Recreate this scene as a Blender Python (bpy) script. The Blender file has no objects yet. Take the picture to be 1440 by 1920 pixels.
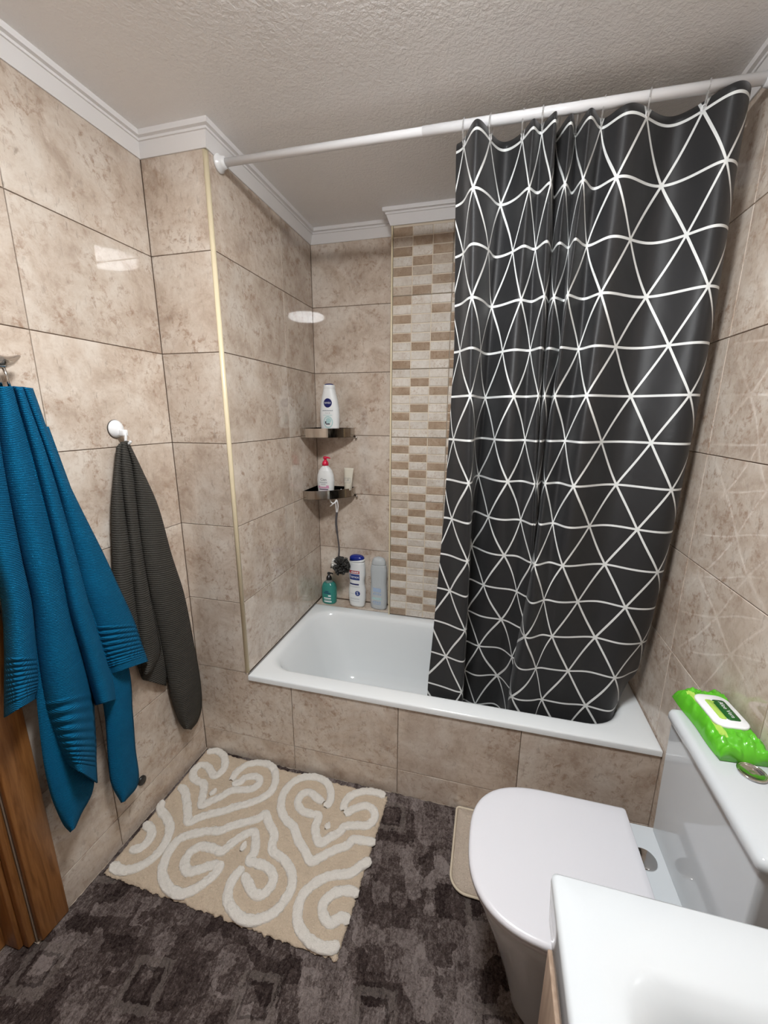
import bpy, bmesh, math, random
import numpy as np
from mathutils import Vector, Matrix, noise

# ------------------------------------------------------------------ camera
C = bpy.context.scene.collection
SC = bpy.context.scene
CAM = np.array([1.18158, -1.32052, 1.49556])
YAW, PITCH, ROLL, FPX = -0.2554, -0.2328, 0.0051, 765.52
_f = np.array([math.sin(YAW)*math.cos(PITCH), math.cos(YAW)*math.cos(PITCH), math.sin(PITCH)])
_r = np.array([math.cos(YAW), -math.sin(YAW), 0.0])
_u = np.cross(_r, _f)
_R = math.cos(ROLL)*_r + math.sin(ROLL)*_u
_U = -math.sin(ROLL)*_r + math.cos(ROLL)*_u
cam_data = bpy.data.cameras.new('camera')
cam_data.sensor_fit = 'VERTICAL'; cam_data.sensor_height = 36.0; cam_data.sensor_width = 27.0
cam_data.lens = FPX*36.0/1920.0
cam_data.clip_start = 0.02
cam = bpy.data.objects.new('camera', cam_data); C.objects.link(cam)
cam.matrix_world = Matrix(((_R[0], _U[0], -_f[0], CAM[0]), (_R[1], _U[1], -_f[1], CAM[1]),
                           (_R[2], _U[2], -_f[2], CAM[2]), (0, 0, 0, 1)))
SC.camera = cam

def at(u, v, x=None, y=None, z=None):
    """photo pixel -> point where its ray meets the plane x, y or z = const"""
    d = _R*((u-720)/FPX) + _U*((960-v)/FPX) + _f
    if x is not None: t = (x-CAM[0])/d[0]
    elif y is not None: t = (y-CAM[1])/d[1]
    else: t = (z-CAM[2])/d[2]
    return CAM + t*d

# ------------------------------------------------------------------ world, light, exposure
w = bpy.data.worlds.new('world'); SC.world = w; w.use_nodes = True
w.node_tree.nodes['Background'].inputs[0].default_value = (0.9, 0.92, 1, 1)
w.node_tree.nodes['Background'].inputs[1].default_value = 0.05
SC.view_settings.view_transform = 'Standard'
SC.view_settings.look = 'None'
SC.view_settings.gamma = 1.0
SC.view_settings.use_curve_mapping = False
SC.view_settings.exposure = 0.17
LAMP_STRENGTH = 122.0

# ------------------------------------------------------------------ room measures (metres)
P = 0.2503      # width of the tiled pier left of the bath
D = 0.7790      # alcove depth
W = 1.7878      # right wall
MX, MY = 0.690, 0.670   # mosaic box: left edge, front face
ZC = 2.310      # lower edge of the cornice
ZT = 2.372      # ceiling
YB = -2.05      # wall behind the camera
G, H, TW = 0.120, 0.3175, 0.4505   # first joint, tile course, tile width
RIM = 0.432

# ------------------------------------------------------------------ materials
MATS = {}
def mat(name, col, rough=0.5, metal=0.0, spec=0.5, **kw):
    m = bpy.data.materials.new(name); m.use_nodes = True
    b = m.node_tree.nodes['Principled BSDF']
    b.inputs['Base Color'].default_value = (*col, 1)
    b.inputs['Roughness'].default_value = rough
    b.inputs['Metallic'].default_value = metal
    b.inputs['Specular IOR Level'].default_value = spec
    for k, v in kw.items(): b.inputs[k.replace('_', ' ')].default_value = v
    MATS[name] = m
    return m
def nodes(m): 
    nt = m.node_tree
    return nt, nt.nodes, nt.links, nt.nodes['Principled BSDF']
def N(nt, t, **kw):
    n = nt.nodes.new(t)
    for k, v in kw.items():
        if k in n.inputs: n.inputs[k].default_value = v
        else: setattr(n, k, v)
    return n
def ramp(nt, fac, stops):
    r = nt.nodes.new('ShaderNodeValToRGB')
    while len(r.color_ramp.elements) < len(stops): r.color_ramp.elements.new(0.5)
    for e, (p, c) in zip(r.color_ramp.elements, stops):
        e.position = p; e.color = (*c, 1)
    nt.links.new(fac, r.inputs[0]); return r.outputs[0]
def mix(nt, fac, a, b, mode='MIX'):
    n = nt.nodes.new('ShaderNodeMix'); n.data_type = 'RGBA'; n.blend_type = mode
    for s, v in ((n.inputs[0], fac), (n.inputs[6], a), (n.inputs[7], b)):
        if isinstance(v, (int, float)): s.default_value = v
        elif isinstance(v, tuple): s.default_value = (*v, 1) if len(v) == 3 else v
        else: nt.links.new(v, s)
    return n.outputs[2]
def math_(nt, op, a, b=None, c=None):
    n = nt.nodes.new('ShaderNodeMath'); n.operation = op
    for s, v in zip(n.inputs, (a, b, c)):
        if v is None: continue
        if isinstance(v, (int, float)): s.default_value = v
        else: nt.links.new(v, s)
    return n.outputs[0]
def rand_coord(nt, k=37.0):
    tc = nt.nodes.new('ShaderNodeTexCoord'); oi = nt.nodes.new('ShaderNodeObjectInfo')
    cx = nt.nodes.new('ShaderNodeCombineXYZ')
    for i, f in enumerate((k, k*1.7, k*0.6)):
        nt.links.new(math_(nt, 'MULTIPLY', oi.outputs['Random'], f), cx.inputs[i])
    a = nt.nodes.new('ShaderNodeVectorMath'); a.operation = 'ADD'
    nt.links.new(tc.outputs['Object'], a.inputs[0]); nt.links.new(cx.outputs[0], a.inputs[1])
    return a.outputs[0], oi.outputs['Random']
def noise_(nt, vec, scale, detail=4, rough=0.55, dist=0.0):
    n = nt.nodes.new('ShaderNodeTexNoise')
    n.inputs['Scale'].default_value = scale; n.inputs['Detail'].default_value = detail
    n.inputs['Roughness'].default_value = rough; n.inputs['Distortion'].default_value = dist
    if vec is not None: nt.links.new(vec, n.inputs['Vector'])
    return n.outputs['Fac']
def bump(nt, h, strength, dist=0.001):
    b = nt.nodes.new('ShaderNodeBump'); b.inputs['Strength'].default_value = strength
    b.inputs['Distance'].default_value = dist
    nt.links.new(h, b.inputs['Height'])
    nt.links.new(b.outputs[0], nt.nodes['Principled BSDF'].inputs['Normal'])

def stone(name, base, dark, light, rough, scale=1.0):
    """glazed beige stone-look tile: soft clouds, brown flecks and scratches, pale patches"""
    m = mat(name, base, rough, spec=0.8)
    nt, ns, lk, b = nodes(m)
    vec, rnd = rand_coord(nt)
    cloud = noise_(nt, vec, 7*scale, 9, 0.68, 0.35)
    col = ramp(nt, cloud, [(0.33, dark), (0.48, base), (0.62, light)])
    # patches where the flecks gather
    big = ramp(nt, noise_(nt, vec, 6*scale, 4, 0.55, 0.6), [(0.42, (0, 0, 0)), (0.60, (1, 1, 1))])
    fleck = noise_(nt, vec, 42*scale, 7, 0.75, 0.4)
    fm = ramp(nt, fleck, [(0.50, (0, 0, 0)), (0.64, (1, 1, 1))])
    col = mix(nt, math_(nt, 'MULTIPLY', math_(nt, 'MULTIPLY', fm, math_(nt, 'ADD', math_(nt, 'MULTIPLY', big, 0.75), 0.25)), 0.85), col, tuple(c*f for c, f in zip(dark, (0.80, 0.68, 0.60))))
    # fine directional scratches, like travertine
    mp = nt.nodes.new('ShaderNodeMapping'); mp.inputs['Scale'].default_value = (1, 1, 0.35); mp.inputs['Rotation'].default_value = (0, 0.6, 0)
    lk.new(vec, mp.inputs['Vector'])
    sc = ramp(nt, noise_(nt, mp.outputs[0], 75*scale, 5, 0.65, 0.6), [(0.58, (0, 0, 0)), (0.72, (1, 1, 1))])
    col = mix(nt, math_(nt, 'MULTIPLY', sc, 0.55), col, tuple(c*0.62 for c in dark))
    pal = ramp(nt, noise_(nt, vec, 30*scale, 6, 0.75, 0.5), [(0.56, (0, 0, 0)), (0.70, (1, 1, 1))])
    col = mix(nt, math_(nt, 'MULTIPLY', pal, 0.45), col, tuple(min(1, c*1.12) for c in light))
    tint = math_(nt, 'ADD', math_(nt, 'MULTIPLY', rnd, 0.12), 0.94)
    hs = nt.nodes.new('ShaderNodeHueSaturation'); lk.new(col, hs.inputs['Color']); lk.new(tint, hs.inputs['Value'])
    lk.new(hs.outputs[0], b.inputs['Base Color'])
    bump(nt, noise_(nt, vec, 6, 1, 0.4), 0.010, 0.002)
    return m

stone('tile', (0.565, 0.475, 0.395), (0.425, 0.335, 0.265), (0.66, 0.59, 0.515), 0.03)
stone('mosaic_light', (0.65, 0.595, 0.53), (0.55, 0.485, 0.41), (0.70, 0.66, 0.60), 0.03, 2.2)
stone('mosaic_mid', (0.50, 0.42, 0.34), (0.42, 0.34, 0.27), (0.57, 0.49, 0.41), 0.03, 2.2)
stone('mosaic_dark', (0.36, 0.265, 0.185), (0.29, 0.20, 0.135), (0.43, 0.33, 0.245), 0.03, 2.2)
mat('grout', (0.20, 0.145, 0.105), 0.8)
mat('mosaic_grout', (0.66, 0.57, 0.45), 0.6)
mat('cream', (0.74, 0.64, 0.44), 0.3)
mat('cornice', (0.80, 0.79, 0.79), 0.45)
mat('caulk', (0.35, 0.34, 0.33), 0.6)
m = mat('stucco', (0.90, 0.89, 0.885), 0.38)
nt, ns, lk, b = nodes(m)
tc = nt.nodes.new('ShaderNodeTexCoord')
n1 = noise_(nt, tc.outputs['Object'], 105, 3, 0.55, 0.5); n2 = noise_(nt, tc.outputs['Object'], 55, 2, 0.5)
bump(nt, math_(nt, 'ADD', math_(nt, 'MULTIPLY', n1, 0.7), math_(nt, 'MULTIPLY', n2, 0.5)), 0.60, 0.006)
mat('enamel', (0.80, 0.83, 0.84), 0.10, spec=0.6)
mat('porcelain', (0.57, 0.60, 0.62), 0.06, spec=0.55)
mat('seat_plastic', (0.68, 0.68, 0.715), 0.25)
mat('chrome', (0.62, 0.60, 0.58), 0.10, 1.0)
mat('dark_chrome', (0.52, 0.49, 0.45), 0.09, 1.0)
mat('rod_white', (0.80, 0.81, 0.83), 0.25)
mat('white_plastic', (0.82, 0.83, 0.84), 0.22)
mat('clear_plastic', (0.9, 0.9, 0.9), 0.12, Transmission_Weight=0.85, IOR=1.3)
mat('black_plastic', (0.012, 0.012, 0.013), 0.3)
mat('rubber', (0.02, 0.018, 0.016), 0.6)

# woven curtain with the printed triangle grid (uv = pattern units)
m = mat('curtain_cloth', (0.018, 0.018, 0.019), 0.42, spec=0.35)
nt, ns, lk, b = nodes(m)
uv = nt.nodes.new('ShaderNodeUVMap'); sp = nt.nodes.new('ShaderNodeSeparateXYZ'); lk.new(uv.outputs[0], sp.inputs[0])
su, sn = sp.outputs[0], sp.outputs[1]
def linedist(val):
    fr = math_(nt, 'FRACT', math_(nt, 'ADD', val, 100.5))
    return math_(nt, 'ABSOLUTE', math_(nt, 'SUBTRACT', fr, 0.5))
half = math_(nt, 'MULTIPLY', sn, 0.5)
d = math_(nt, 'MINIMUM', linedist(sn), math_(nt, 'MINIMUM', linedist(math_(nt, 'SUBTRACT', su, half)), linedist(math_(nt, 'ADD', su, half))))
lm = math_(nt, 'LESS_THAN', d, 0.0245)
tc = nt.nodes.new('ShaderNodeTexCoord')
col = mix(nt, lm, (0.020, 0.0202, 0.0215), (0.74, 0.76, 0.75))
lk.new(col, b.inputs['Base Color'])
b.inputs['Sheen Weight'].default_value = 0.12; b.inputs['Sheen Roughness'].default_value = 0.4
wv = nt.nodes.new('ShaderNodeTexWave'); wv.inputs['Scale'].default_value = 260; wv.bands_direction = 'Z'
lk.new(tc.outputs['Object'], wv.inputs['Vector'])
cre = noise_(nt, tc.outputs['Object'], 9, 3, 0.5, 0.6)
bump(nt, math_(nt, 'ADD', math_(nt, 'MULTIPLY', wv.outputs['Fac'], 0.12), math_(nt, 'MULTIPLY', cre, 2.0)), 0.5, 0.0025)

def terry(name, c0, c1, ribs=1400.0, sheen=0.3):
    m = mat(name, c0, 0.9, spec=0.15); nt, ns, lk, b = nodes(m)
    tc = nt.nodes.new('ShaderNodeTexCoord')
    n1 = noise_(nt, tc.outputs['Object'], 260, 3, 0.6)
    n2 = noise_(nt, tc.outputs['Object'], 14, 3, 0.5)
    col = mix(nt, math_(nt, 'ADD', math_(nt, 'MULTIPLY', n1, 0.6), math_(nt, 'MULTIPLY', n2, 0.4)), c0, c1)
    lk.new(col, b.inputs['Base Color'])
    uvn = nt.nodes.new('ShaderNodeUVMap'); s2 = nt.nodes.new('ShaderNodeSeparateXYZ'); lk.new(uvn.outputs[0], s2.inputs[0])
    wave = math_(nt, 'SINE', math_(nt, 'MULTIPLY', math_(nt, 'ADD', s2.outputs[1], math_(nt, 'MULTIPLY', s2.outputs[0], 0.25)), ribs))
    bump(nt, math_(nt, 'ADD', math_(nt, 'MULTIPLY', wave, 0.45), n1), 0.8, 0.0022)
    b.inputs['Sheen Weight'].default_value = sheen; b.inputs['Sheen Roughness'].default_value = 0.5
    b.inputs['Sheen Tint'].default_value = (*[min(1, c*2+0.1) for c in c1], 1)
    return m
terry('towel_blue', (0.0005, 0.052, 0.125), (0.001, 0.145, 0.300), 1500.0, 0.08)
terry('towel_grey', (0.026, 0.0245, 0.0215), (0.074, 0.070, 0.062), 800.0, 0.10)
def pile(name, c0, c1, scale=420, d=0.003):
    m = mat(name, c0, 0.95, spec=0.1); nt, ns, lk, b = nodes(m)
    tc = nt.nodes.new('ShaderNodeTexCoord')
    n1 = noise_(nt, tc.outputs['Object'], scale, 4, 0.65, 0.8); n2 = noise_(nt, tc.outputs['Object'], 22, 4, 0.6)
    col = mix(nt, math_(nt, 'ADD', math_(nt, 'MULTIPLY', n1, 0.7), math_(nt, 'MULTIPLY', n2, 0.3)), c0, c1)
    lk.new(col, b.inputs['Base Color'])
    bump(nt, n1, 0.9, d); return m
pile('rug_beige', (0.36, 0.28, 0.20), (0.82, 0.69, 0.54), 260, 0.004)
pile('rug_white', (0.66, 0.62, 0.55), (0.94, 0.91, 0.86), 300, 0.004)
pile('mat_beige', (0.34, 0.27, 0.21), (0.80, 0.69, 0.58), 170, 0.007)
mat('mat_binding', (0.60, 0.52, 0.40), 0.7)

# carved brown carpet
m = mat('carpet', (0.12, 0.10, 0.09), 0.95, spec=0.1); nt, ns, lk, b = nodes(m)
tc = nt.nodes.new('ShaderNodeTexCoord'); ob = tc.outputs['Object']
mp = nt.nodes.new('ShaderNodeMapping'); mp.inputs['Rotation'].default_value = (0, 0, math.radians(-9)); lk.new(ob, mp.inputs['Vector'])
wob = nt.nodes.new('ShaderNodeTexNoise'); wob.inputs['Scale'].default_value = 70; wob.inputs['Detail'].default_value = 4; lk.new(ob, wob.inputs['Vector'])
wa = nt.nodes.new('ShaderNodeVectorMath'); wa.operation = 'MULTIPLY_ADD'; lk.new(wob.outputs['Color'], wa.inputs[0]); wa.inputs[1].default_value = (0.020, 0.020, 0); lk.new(mp.outputs[0], wa.inputs[2])
def vor(scale):
    v_ = nt.nodes.new('ShaderNodeTexVoronoi'); v_.distance = 'CHEBYCHEV'; v_.inputs['Scale'].default_value = scale
    v_.inputs['Randomness'].default_value = 0.8; lk.new(wa.outputs[0], v_.inputs['Vector'])
    s_ = nt.nodes.new('ShaderNodeSeparateColor'); lk.new(v_.outputs['Color'], s_.inputs[0]); return v_, s_
v1, s1 = vor(9.0); v2, s2 = vor(19.0)
blk = math_(nt, 'ADD', math_(nt, 'MULTIPLY', s1.outputs[0], 0.5), math_(nt, 'MULTIPLY', s2.outputs[1], 0.5))
fib = noise_(nt, ob, 190, 4, 0.7, 1.0)
stv = nt.nodes.new('ShaderNodeMapping'); stv.inputs['Scale'].default_value = (1, 0.30, 1); stv.inputs['Rotation'].default_value = (0, 0, 0.5); lk.new(ob, stv.inputs['Vector'])
fib2 = noise_(nt, stv.outputs[0], 75, 7, 0.78, 1.4)
crv = ramp(nt, noise_(nt, ob, 34, 5, 0.7, 2.2), [(0.40, (0, 0, 0)), (0.60, (1, 1, 1))])
tone = math_(nt, 'ADD', math_(nt, 'MULTIPLY', blk, 0.30), math_(nt, 'ADD', math_(nt, 'MULTIPLY', fib, 0.42), math_(nt, 'MULTIPLY', fib2, 0.42)))
tone = math_(nt, 'ADD', tone, math_(nt, 'MULTIPLY', crv, 0.07))
col = ramp(nt, tone, [(0.42, (0.028, 0.018, 0.017)), (0.57, (0.115, 0.086, 0.079)), (0.76, (0.40, 0.34, 0.32))])
sq = nt.nodes.new('ShaderNodeSeparateXYZ'); lk.new(wa.outputs[0], sq.inputs[0])
def cell(o, per, off): return math_(nt, 'ABSOLUTE', math_(nt, 'SUBTRACT', math_(nt, 'FRACT', math_(nt, 'ADD', math_(nt, 'DIVIDE', o, per), off)), 0.5))
dx = math_(nt, 'MULTIPLY', cell(sq.outputs[0], 0.31, 10.66), 0.31); dy = math_(nt, 'MULTIPLY', cell(sq.outputs[1], 0.27, 10.36), 0.27)
ch = math_(nt, 'MAXIMUM', dx, dy)
ringm = math_(nt, 'LESS_THAN', math_(nt, 'ABSOLUTE', math_(nt, 'SUBTRACT', ch, 0.047)), 0.010)
gapm = math_(nt, 'LESS_THAN', math_(nt, 'ABSOLUTE', math_(nt, 'SUBTRACT', ch, 0.032)), 0.004)
ringm = math_(nt, 'MULTIPLY', ringm, math_(nt, 'GREATER_THAN', fib2, 0.42))
fx = math_(nt, 'FLOOR', math_(nt, 'ADD', math_(nt, 'DIVIDE', sq.outputs[0], 0.31), 10.66)); fy = math_(nt, 'FLOOR', math_(nt, 'ADD', math_(nt, 'DIVIDE', sq.outputs[1], 0.27), 10.36))
cc = nt.nodes.new('ShaderNodeCombineXYZ'); lk.new(fx, cc.inputs[0]); lk.new(fy, cc.inputs[1])
wn = nt.nodes.new('ShaderNodeTexWhiteNoise'); wn.noise_dimensions = '2D'; lk.new(cc.outputs[0], wn.inputs['Vector'])
keep = math_(nt, 'GREATER_THAN', wn.outputs['Value'], 0.42)
ringm = math_(nt, 'MULTIPLY', ringm, keep); gapm = math_(nt, 'MULTIPLY', gapm, keep)
col = mix(nt, math_(nt, 'MULTIPLY', ringm, 0.50), col, mix(nt, fib, (0.07, 0.055, 0.05), (0.50, 0.43, 0.39)))
col = mix(nt, math_(nt, 'MULTIPLY', gapm, 0.5), col, (0.022, 0.014, 0.013))
lk.new(col, b.inputs['Base Color'])
edge = ramp(nt, v1.outputs['Distance'], [(0.3, (1, 1, 1)), (0.62, (0, 0, 0))])
bump(nt, math_(nt, 'ADD', math_(nt, 'ADD', fib, math_(nt, 'MULTIPLY', fib2, 1.2)), math_(nt, 'ADD', math_(nt, 'MULTIPLY', edge, 0.5), math_(nt, 'MULTIPLY', ringm, 0.6))), 1.0, 0.008)

m = mat('wood', (0.30, 0.13, 0.045), 0.38); nt, ns, lk, b = nodes(m)
tc = nt.nodes.new('ShaderNodeTexCoord'); mp = nt.nodes.new('ShaderNodeMapping'); mp.inputs['Scale'].default_value = (14, 14, 0.9); lk.new(tc.outputs['Object'], mp.inputs['Vector'])
gr = noise_(nt, mp.outputs[0], 5, 6, 0.6, 1.2)
lk.new(ramp(nt, gr, [(0.3, (0.17, 0.066, 0.018)), (0.55, (0.29, 0.125, 0.038)), (0.75, (0.36, 0.17, 0.06))]), b.inputs['Base Color'])
m = mat('vanity_wood', (0.36, 0.26, 0.18), 0.45); nt, ns, lk, b = nodes(m)
tc = nt.nodes.new('ShaderNodeTexCoord'); mp = nt.nodes.new('ShaderNodeMapping'); mp.inputs['Scale'].default_value = (18, 18, 1); lk.new(tc.outputs['Object'], mp.inputs['Vector'])
lk.new(ramp(nt, noise_(nt, mp.outputs[0], 5, 5, 0.6, 0.8), [(0.3, (0.30, 0.21, 0.15)), (0.7, (0.42, 0.31, 0.23))]), b.inputs['Base Color'])

# ------------------------------------------------------------------ mesh helpers
def obj(name, verts, faces, m, parent=None, smooth=False, loc=None, uvs=None):
    me = bpy.data.meshes.new(name)
    verts = np.asarray(verts, float)
    me.from_pydata(verts.tolist(), [], [tuple(int(i) for i in f) for f in faces])
    bm = bmesh.new(); bm.from_mesh(me); bmesh.ops.recalc_face_normals(bm, faces=bm.faces[:]); bm.to_mesh(me); bm.free()
    if smooth: me.polygons.foreach_set('use_smooth', [True]*len(me.polygons))
    if isinstance(m, (list, tuple)):
        for q in m: me.materials.append(MATS[q])
    else: me.materials.append(MATS[m])
    o = bpy.data.objects.new(name, me); C.objects.link(o)
    if parent is not None: o.parent = parent
    if loc is not None: o.location = loc
    return o
def tag(o, label, cat, group=None):
    o['label'] = label; o['category'] = cat
    if group: o['group'] = group
    return o
def struct(o, label=None):
    o['kind'] = 'structure'
    if label: o['label'] = label
    return o
def thing(name, label, cat, loc=(0, 0, 0), rz=0.0, group=None):
    e = bpy.data.objects.new(name, None); C.objects.link(e); e.empty_display_size = 0.05
    e.location = loc; e.rotation_euler = (0, 0, rz)
    return tag(e, label, cat, group)
def boxv(x0, x1, y0, y1, z0, z1):
    v = [(x, y, z) for z in (z0, z1) for y in (y0, y1) for x in (x0, x1)]
    f = [(0, 1, 3, 2), (4, 6, 7, 5), (0, 4, 5, 1), (2, 3, 7, 6), (0, 2, 6, 4), (1, 5, 7, 3)]
    return v, f
def box(name, x0, x1, y0, y1, z0, z1, m, parent=None, bevel=0.0, off=(0, 0, 0), seg=2):
    v, f = boxv(x0-off[0], x1-off[0], y0-off[1], y1-off[1], z0-off[2], z1-off[2])
    o = obj(name, v, f, m, parent)
    if bevel:
        bm = bmesh.new(); bm.from_mesh(o.data)
        bmesh.ops.bevel(bm, geom=bm.edges[:], offset=bevel, segments=seg, profile=0.5, affect='EDGES')
        bm.to_mesh(o.data); bm.free()
        if seg > 1: o.data.polygons.foreach_set('use_smooth', [True]*len(o.data.polygons))
    return o
def loft(rings, close=True, cap0=True, cap1=True):
    """rings: list of equal-length vertex loops"""
    n = len(rings[0]); v = [tuple(p) for r in rings for p in r]; f = []
    for i in range(len(rings)-1):
        for j in range(n if close else n-1):
            k = (j+1) % n
            f.append((i*n+j, i*n+k, (i+1)*n+k, (i+1)*n+j))
    if cap0: f.append(tuple(range(n)))
    if cap1: f.append(tuple((len(rings)-1)*n+j for j in range(n)))
    return v, f
def ell(a, b, z, n=32, e=2.0, cx=0, cy=0):
    out = []
    for i in range(n):
        t = 2*math.pi*i/n; c, s = math.cos(t), math.sin(t)
        out.append((cx+a*math.copysign(abs(c)**(2/e), c), cy+b*math.copysign(abs(s)**(2/e), s), z))
    return out
def lathe(prof, n=24, e=2.0, ratio=1.0, cx=0, cy=0):
    return loft([ell(r, r*ratio, z, n, e, cx, cy) for r, z in prof])
def tube(pts, r, n=8, closed=False):
    pts = [Vector(p) for p in pts]; rings = []
    N_ = len(pts); up = Vector((0, 0, 1))
    prev = None
    for i, p in enumerate(pts):
        a = pts[(i-1) % N_] if closed or i > 0 else p
        c = pts[(i+1) % N_] if closed or i < N_-1 else p
        t = (c-a).normalized()
        if prev is None:
            nrm = t.cross(up)
            if nrm.length < 1e-3: nrm = t.cross(Vector((1, 0, 0)))
        else:
            nrm = prev - t*prev.dot(t)
        nrm.normalize(); prev = nrm; bn = t.cross(nrm)
        rr = r[i] if isinstance(r, (list, tuple)) else r
        rings.append([tuple(p + nrm*rr*math.cos(2*math.pi*k/n) + bn*rr*math.sin(2*math.pi*k/n)) for k in range(n)])
    if closed:
        rings.append(rings[0]); v, f = loft(rings, True, False, False)
    else: v, f = loft(rings)
    return v, f
def join(*vf):
    V, F = [], []
    for v, f in vf:
        o = len(V); V += [tuple(p) for p in v]; F += [tuple(i+o for i in q) for q in f]
    return V, F
def subsurf(o, lv=2):
    s = o.modifiers.new('subsurf', 'SUBSURF'); s.levels = lv; s.render_levels = lv; return o
def smoothpoly(pts, k=6):
    """Catmull-Rom through the points"""
    p = np.array(pts, float); q = np.vstack([2*p[0]-p[1], p, 2*p[-1]-p[-2]]); out = []
    for i in range(1, len(q)-2):
        for j in range(k):
            t = j/k
            out.append(0.5*((2*q[i]) + (-q[i-1]+q[i+1])*t + (2*q[i-1]-5*q[i]+4*q[i+1]-q[i+2])*t*t + (-q[i-1]+3*q[i]-3*q[i+1]+q[i+2])*t**3))
    out.append(p[-1]); return np.array(out)
def text_mesh(s, size):
    cu = bpy.data.curves.new('txt', 'FONT'); cu.body = s; cu.size = size; cu.align_x = 'CENTER'; cu.align_y = 'CENTER'
    cu.resolution_u = 2
    o = bpy.data.objects.new('txt', cu); C.objects.link(o)
    dg = bpy.context.evaluated_depsgraph_get()
    me = bpy.data.meshes.new_from_object(o.evaluated_get(dg))
    v = np.array([tuple(p.co) for p in me.vertices]); f = [tuple(q.vertices) for q in me.polygons]
    bpy.data.objects.remove(o); bpy.data.meshes.remove(me); bpy.data.curves.remove(cu)
    return v, f

# ================================================================== ROOM
GAP = 0.0024
_tc = {}
def tile_mesh(wd, ht, m, th=0.0055, bv=0.0010):
    k = (round(wd, 4), round(ht, 4), m)
    if k in _tc: return _tc[k]
    a, h = wd/2, ht/2
    v = []
    for (x, z, y) in ((a, h, th), (a, h, bv), (a-bv, h-bv, 0.0)):
        v += [(-x, y, -z), (x, y, -z), (x, y, z), (-x, y, z)]
    f = [(8, 9, 10, 11)]
    for r in (0, 4):
        for j in range(4):
            q = (j+1) % 4; f.append((r+j, r+q, r+4+q, r+4+j))
    me = bpy.data.meshes.new('wall_tile'); me.from_pydata(v, [], f)
    bm = bmesh.new(); bm.from_mesh(me); bmesh.ops.recalc_face_normals(bm, faces=bm.faces[:])
    bm.faces.ensure_lookup_table()
    if bm.faces[0].normal.y > 0: bmesh.ops.reverse_faces(bm, faces=bm.faces[:])
    bm.to_mesh(me); bm.free()
    me.materials.append(MATS[m]); _tc[k] = me; return me
RZ = {'-y': 0.0, '+x': math.pi/2, '-x': -math.pi/2, '+y': math.pi}
def tiles(parent, facing, plane, spans, rows, m='tile', name='wall_tile', gap=GAP, skip=None):
    for (a0, a1) in spans:
        for (z0, z1) in rows:
            if skip and skip((a0+a1)/2, (z0+z1)/2): continue
            wd, ht = abs(a1-a0)-gap, z1-z0-gap
            if wd < 0.004 or ht < 0.004: continue
            o = bpy.data.objects.new(name, tile_mesh(wd, ht, m)); C.objects.link(o); o.parent = parent
            c, z = (a0+a1)/2, (z0+z1)/2
            o.location = (c, plane, z) if facing in ('-y', '+y') else (plane, c, z)
            o.rotation_euler = (0, 0, RZ[facing])
ROWS = [(0.0, G)] + [(G+k*H, G+(k+1)*H) for k in range(6)] + [(G+6*H, ZC+0.012)]
T5 = 0.0045   # joint depth

# floor and ceiling
struct(box('floor', -0.3, W+0.1, YB-0.1, D+0.1, -0.08, 0.0, 'mosaic_mid'), 'floor slab hidden under brown carpet')
struct(box('ceiling', -0.3, W+0.1, YB-0.1, D+0.1, ZT, ZT+0.08, 'stucco'), 'grey white stucco ceiling with orange peel texture')

# left wall with the door opening
DY0, DY1, DZ = -0.738, -1.52, 2.04
wl = obj('wall_left', *join(boxv(-0.12, -T5, DY0, 0.1, 0, ZT), boxv(-0.12, -T5, YB-0.1, DY1, 0, ZT), boxv(-0.12, -T5, DY1, DY0, DZ, ZT)), 'grout')
struct(wl, 'left wall of glossy beige stone look tiles')
tiles(wl, '+x', 0.0, [(-TW, 0.0), (-0.70, -TW), (YB, -1.56)], ROWS)
tiles(wl, '+x', 0.0, [(-1.15, -0.70), (-1.56, -1.15)], [(2.09, ZC+0.012)])

# pier beside the bath, its bath side, back wall, mosaic box, right wall, wall behind camera
wp = struct(box('wall_pier', -0.1, P-T5, T5, 0.06, 0.40, ZT, 'grout'), 'narrow tiled pier at the left end of the bath')
tiles(wp, '-y', 0.0, [(0.0, P-0.0105)], ROWS[2:])
wa_ = struct(box('wall_alcove', P-0.06, P-T5, 0.0605, D+0.1, 0.30, ZT, 'grout'), 'tiled side wall of the bath alcove')
tiles(wa_, '+x', P, [(0.0105, 0.4724), (0.4724, D)], [(RIM, G+H)]*0 + ROWS[2:])
wb = struct(box('wall_back', P-0.06, MX+0.05, D+T5, D+0.1, 0.30, ZT, 'grout'), 'tiled back wall behind corner shelves')
tiles(wb, '-y', D, [(P, MX-0.004)], ROWS[2:])
wr = struct(box('wall_right', W+T5, W+0.1, YB-0.1, D+0.1, 0.0, ZT, 'grout'), 'right wall of glossy beige stone look tiles')
tiles(wr, '-x', W, [(0.52, MY), (0.07, 0.52), (-0.3805, 0.07), (-0.831, -0.3805), (-1.2815, -0.831), (-1.732, -1.2815), (YB, -1.732)], ROWS)
wf = struct(box('wall_front', -0.1, W+0.1, YB-0.1, YB-T5, 0.0, ZT, 'grout'), 'tiled wall behind the viewer')
tiles(wf, '+y', YB, [(0.0, 0.436), (0.436, 0.887), (0.887, 1.337), (1.337, W)], ROWS)

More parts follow.
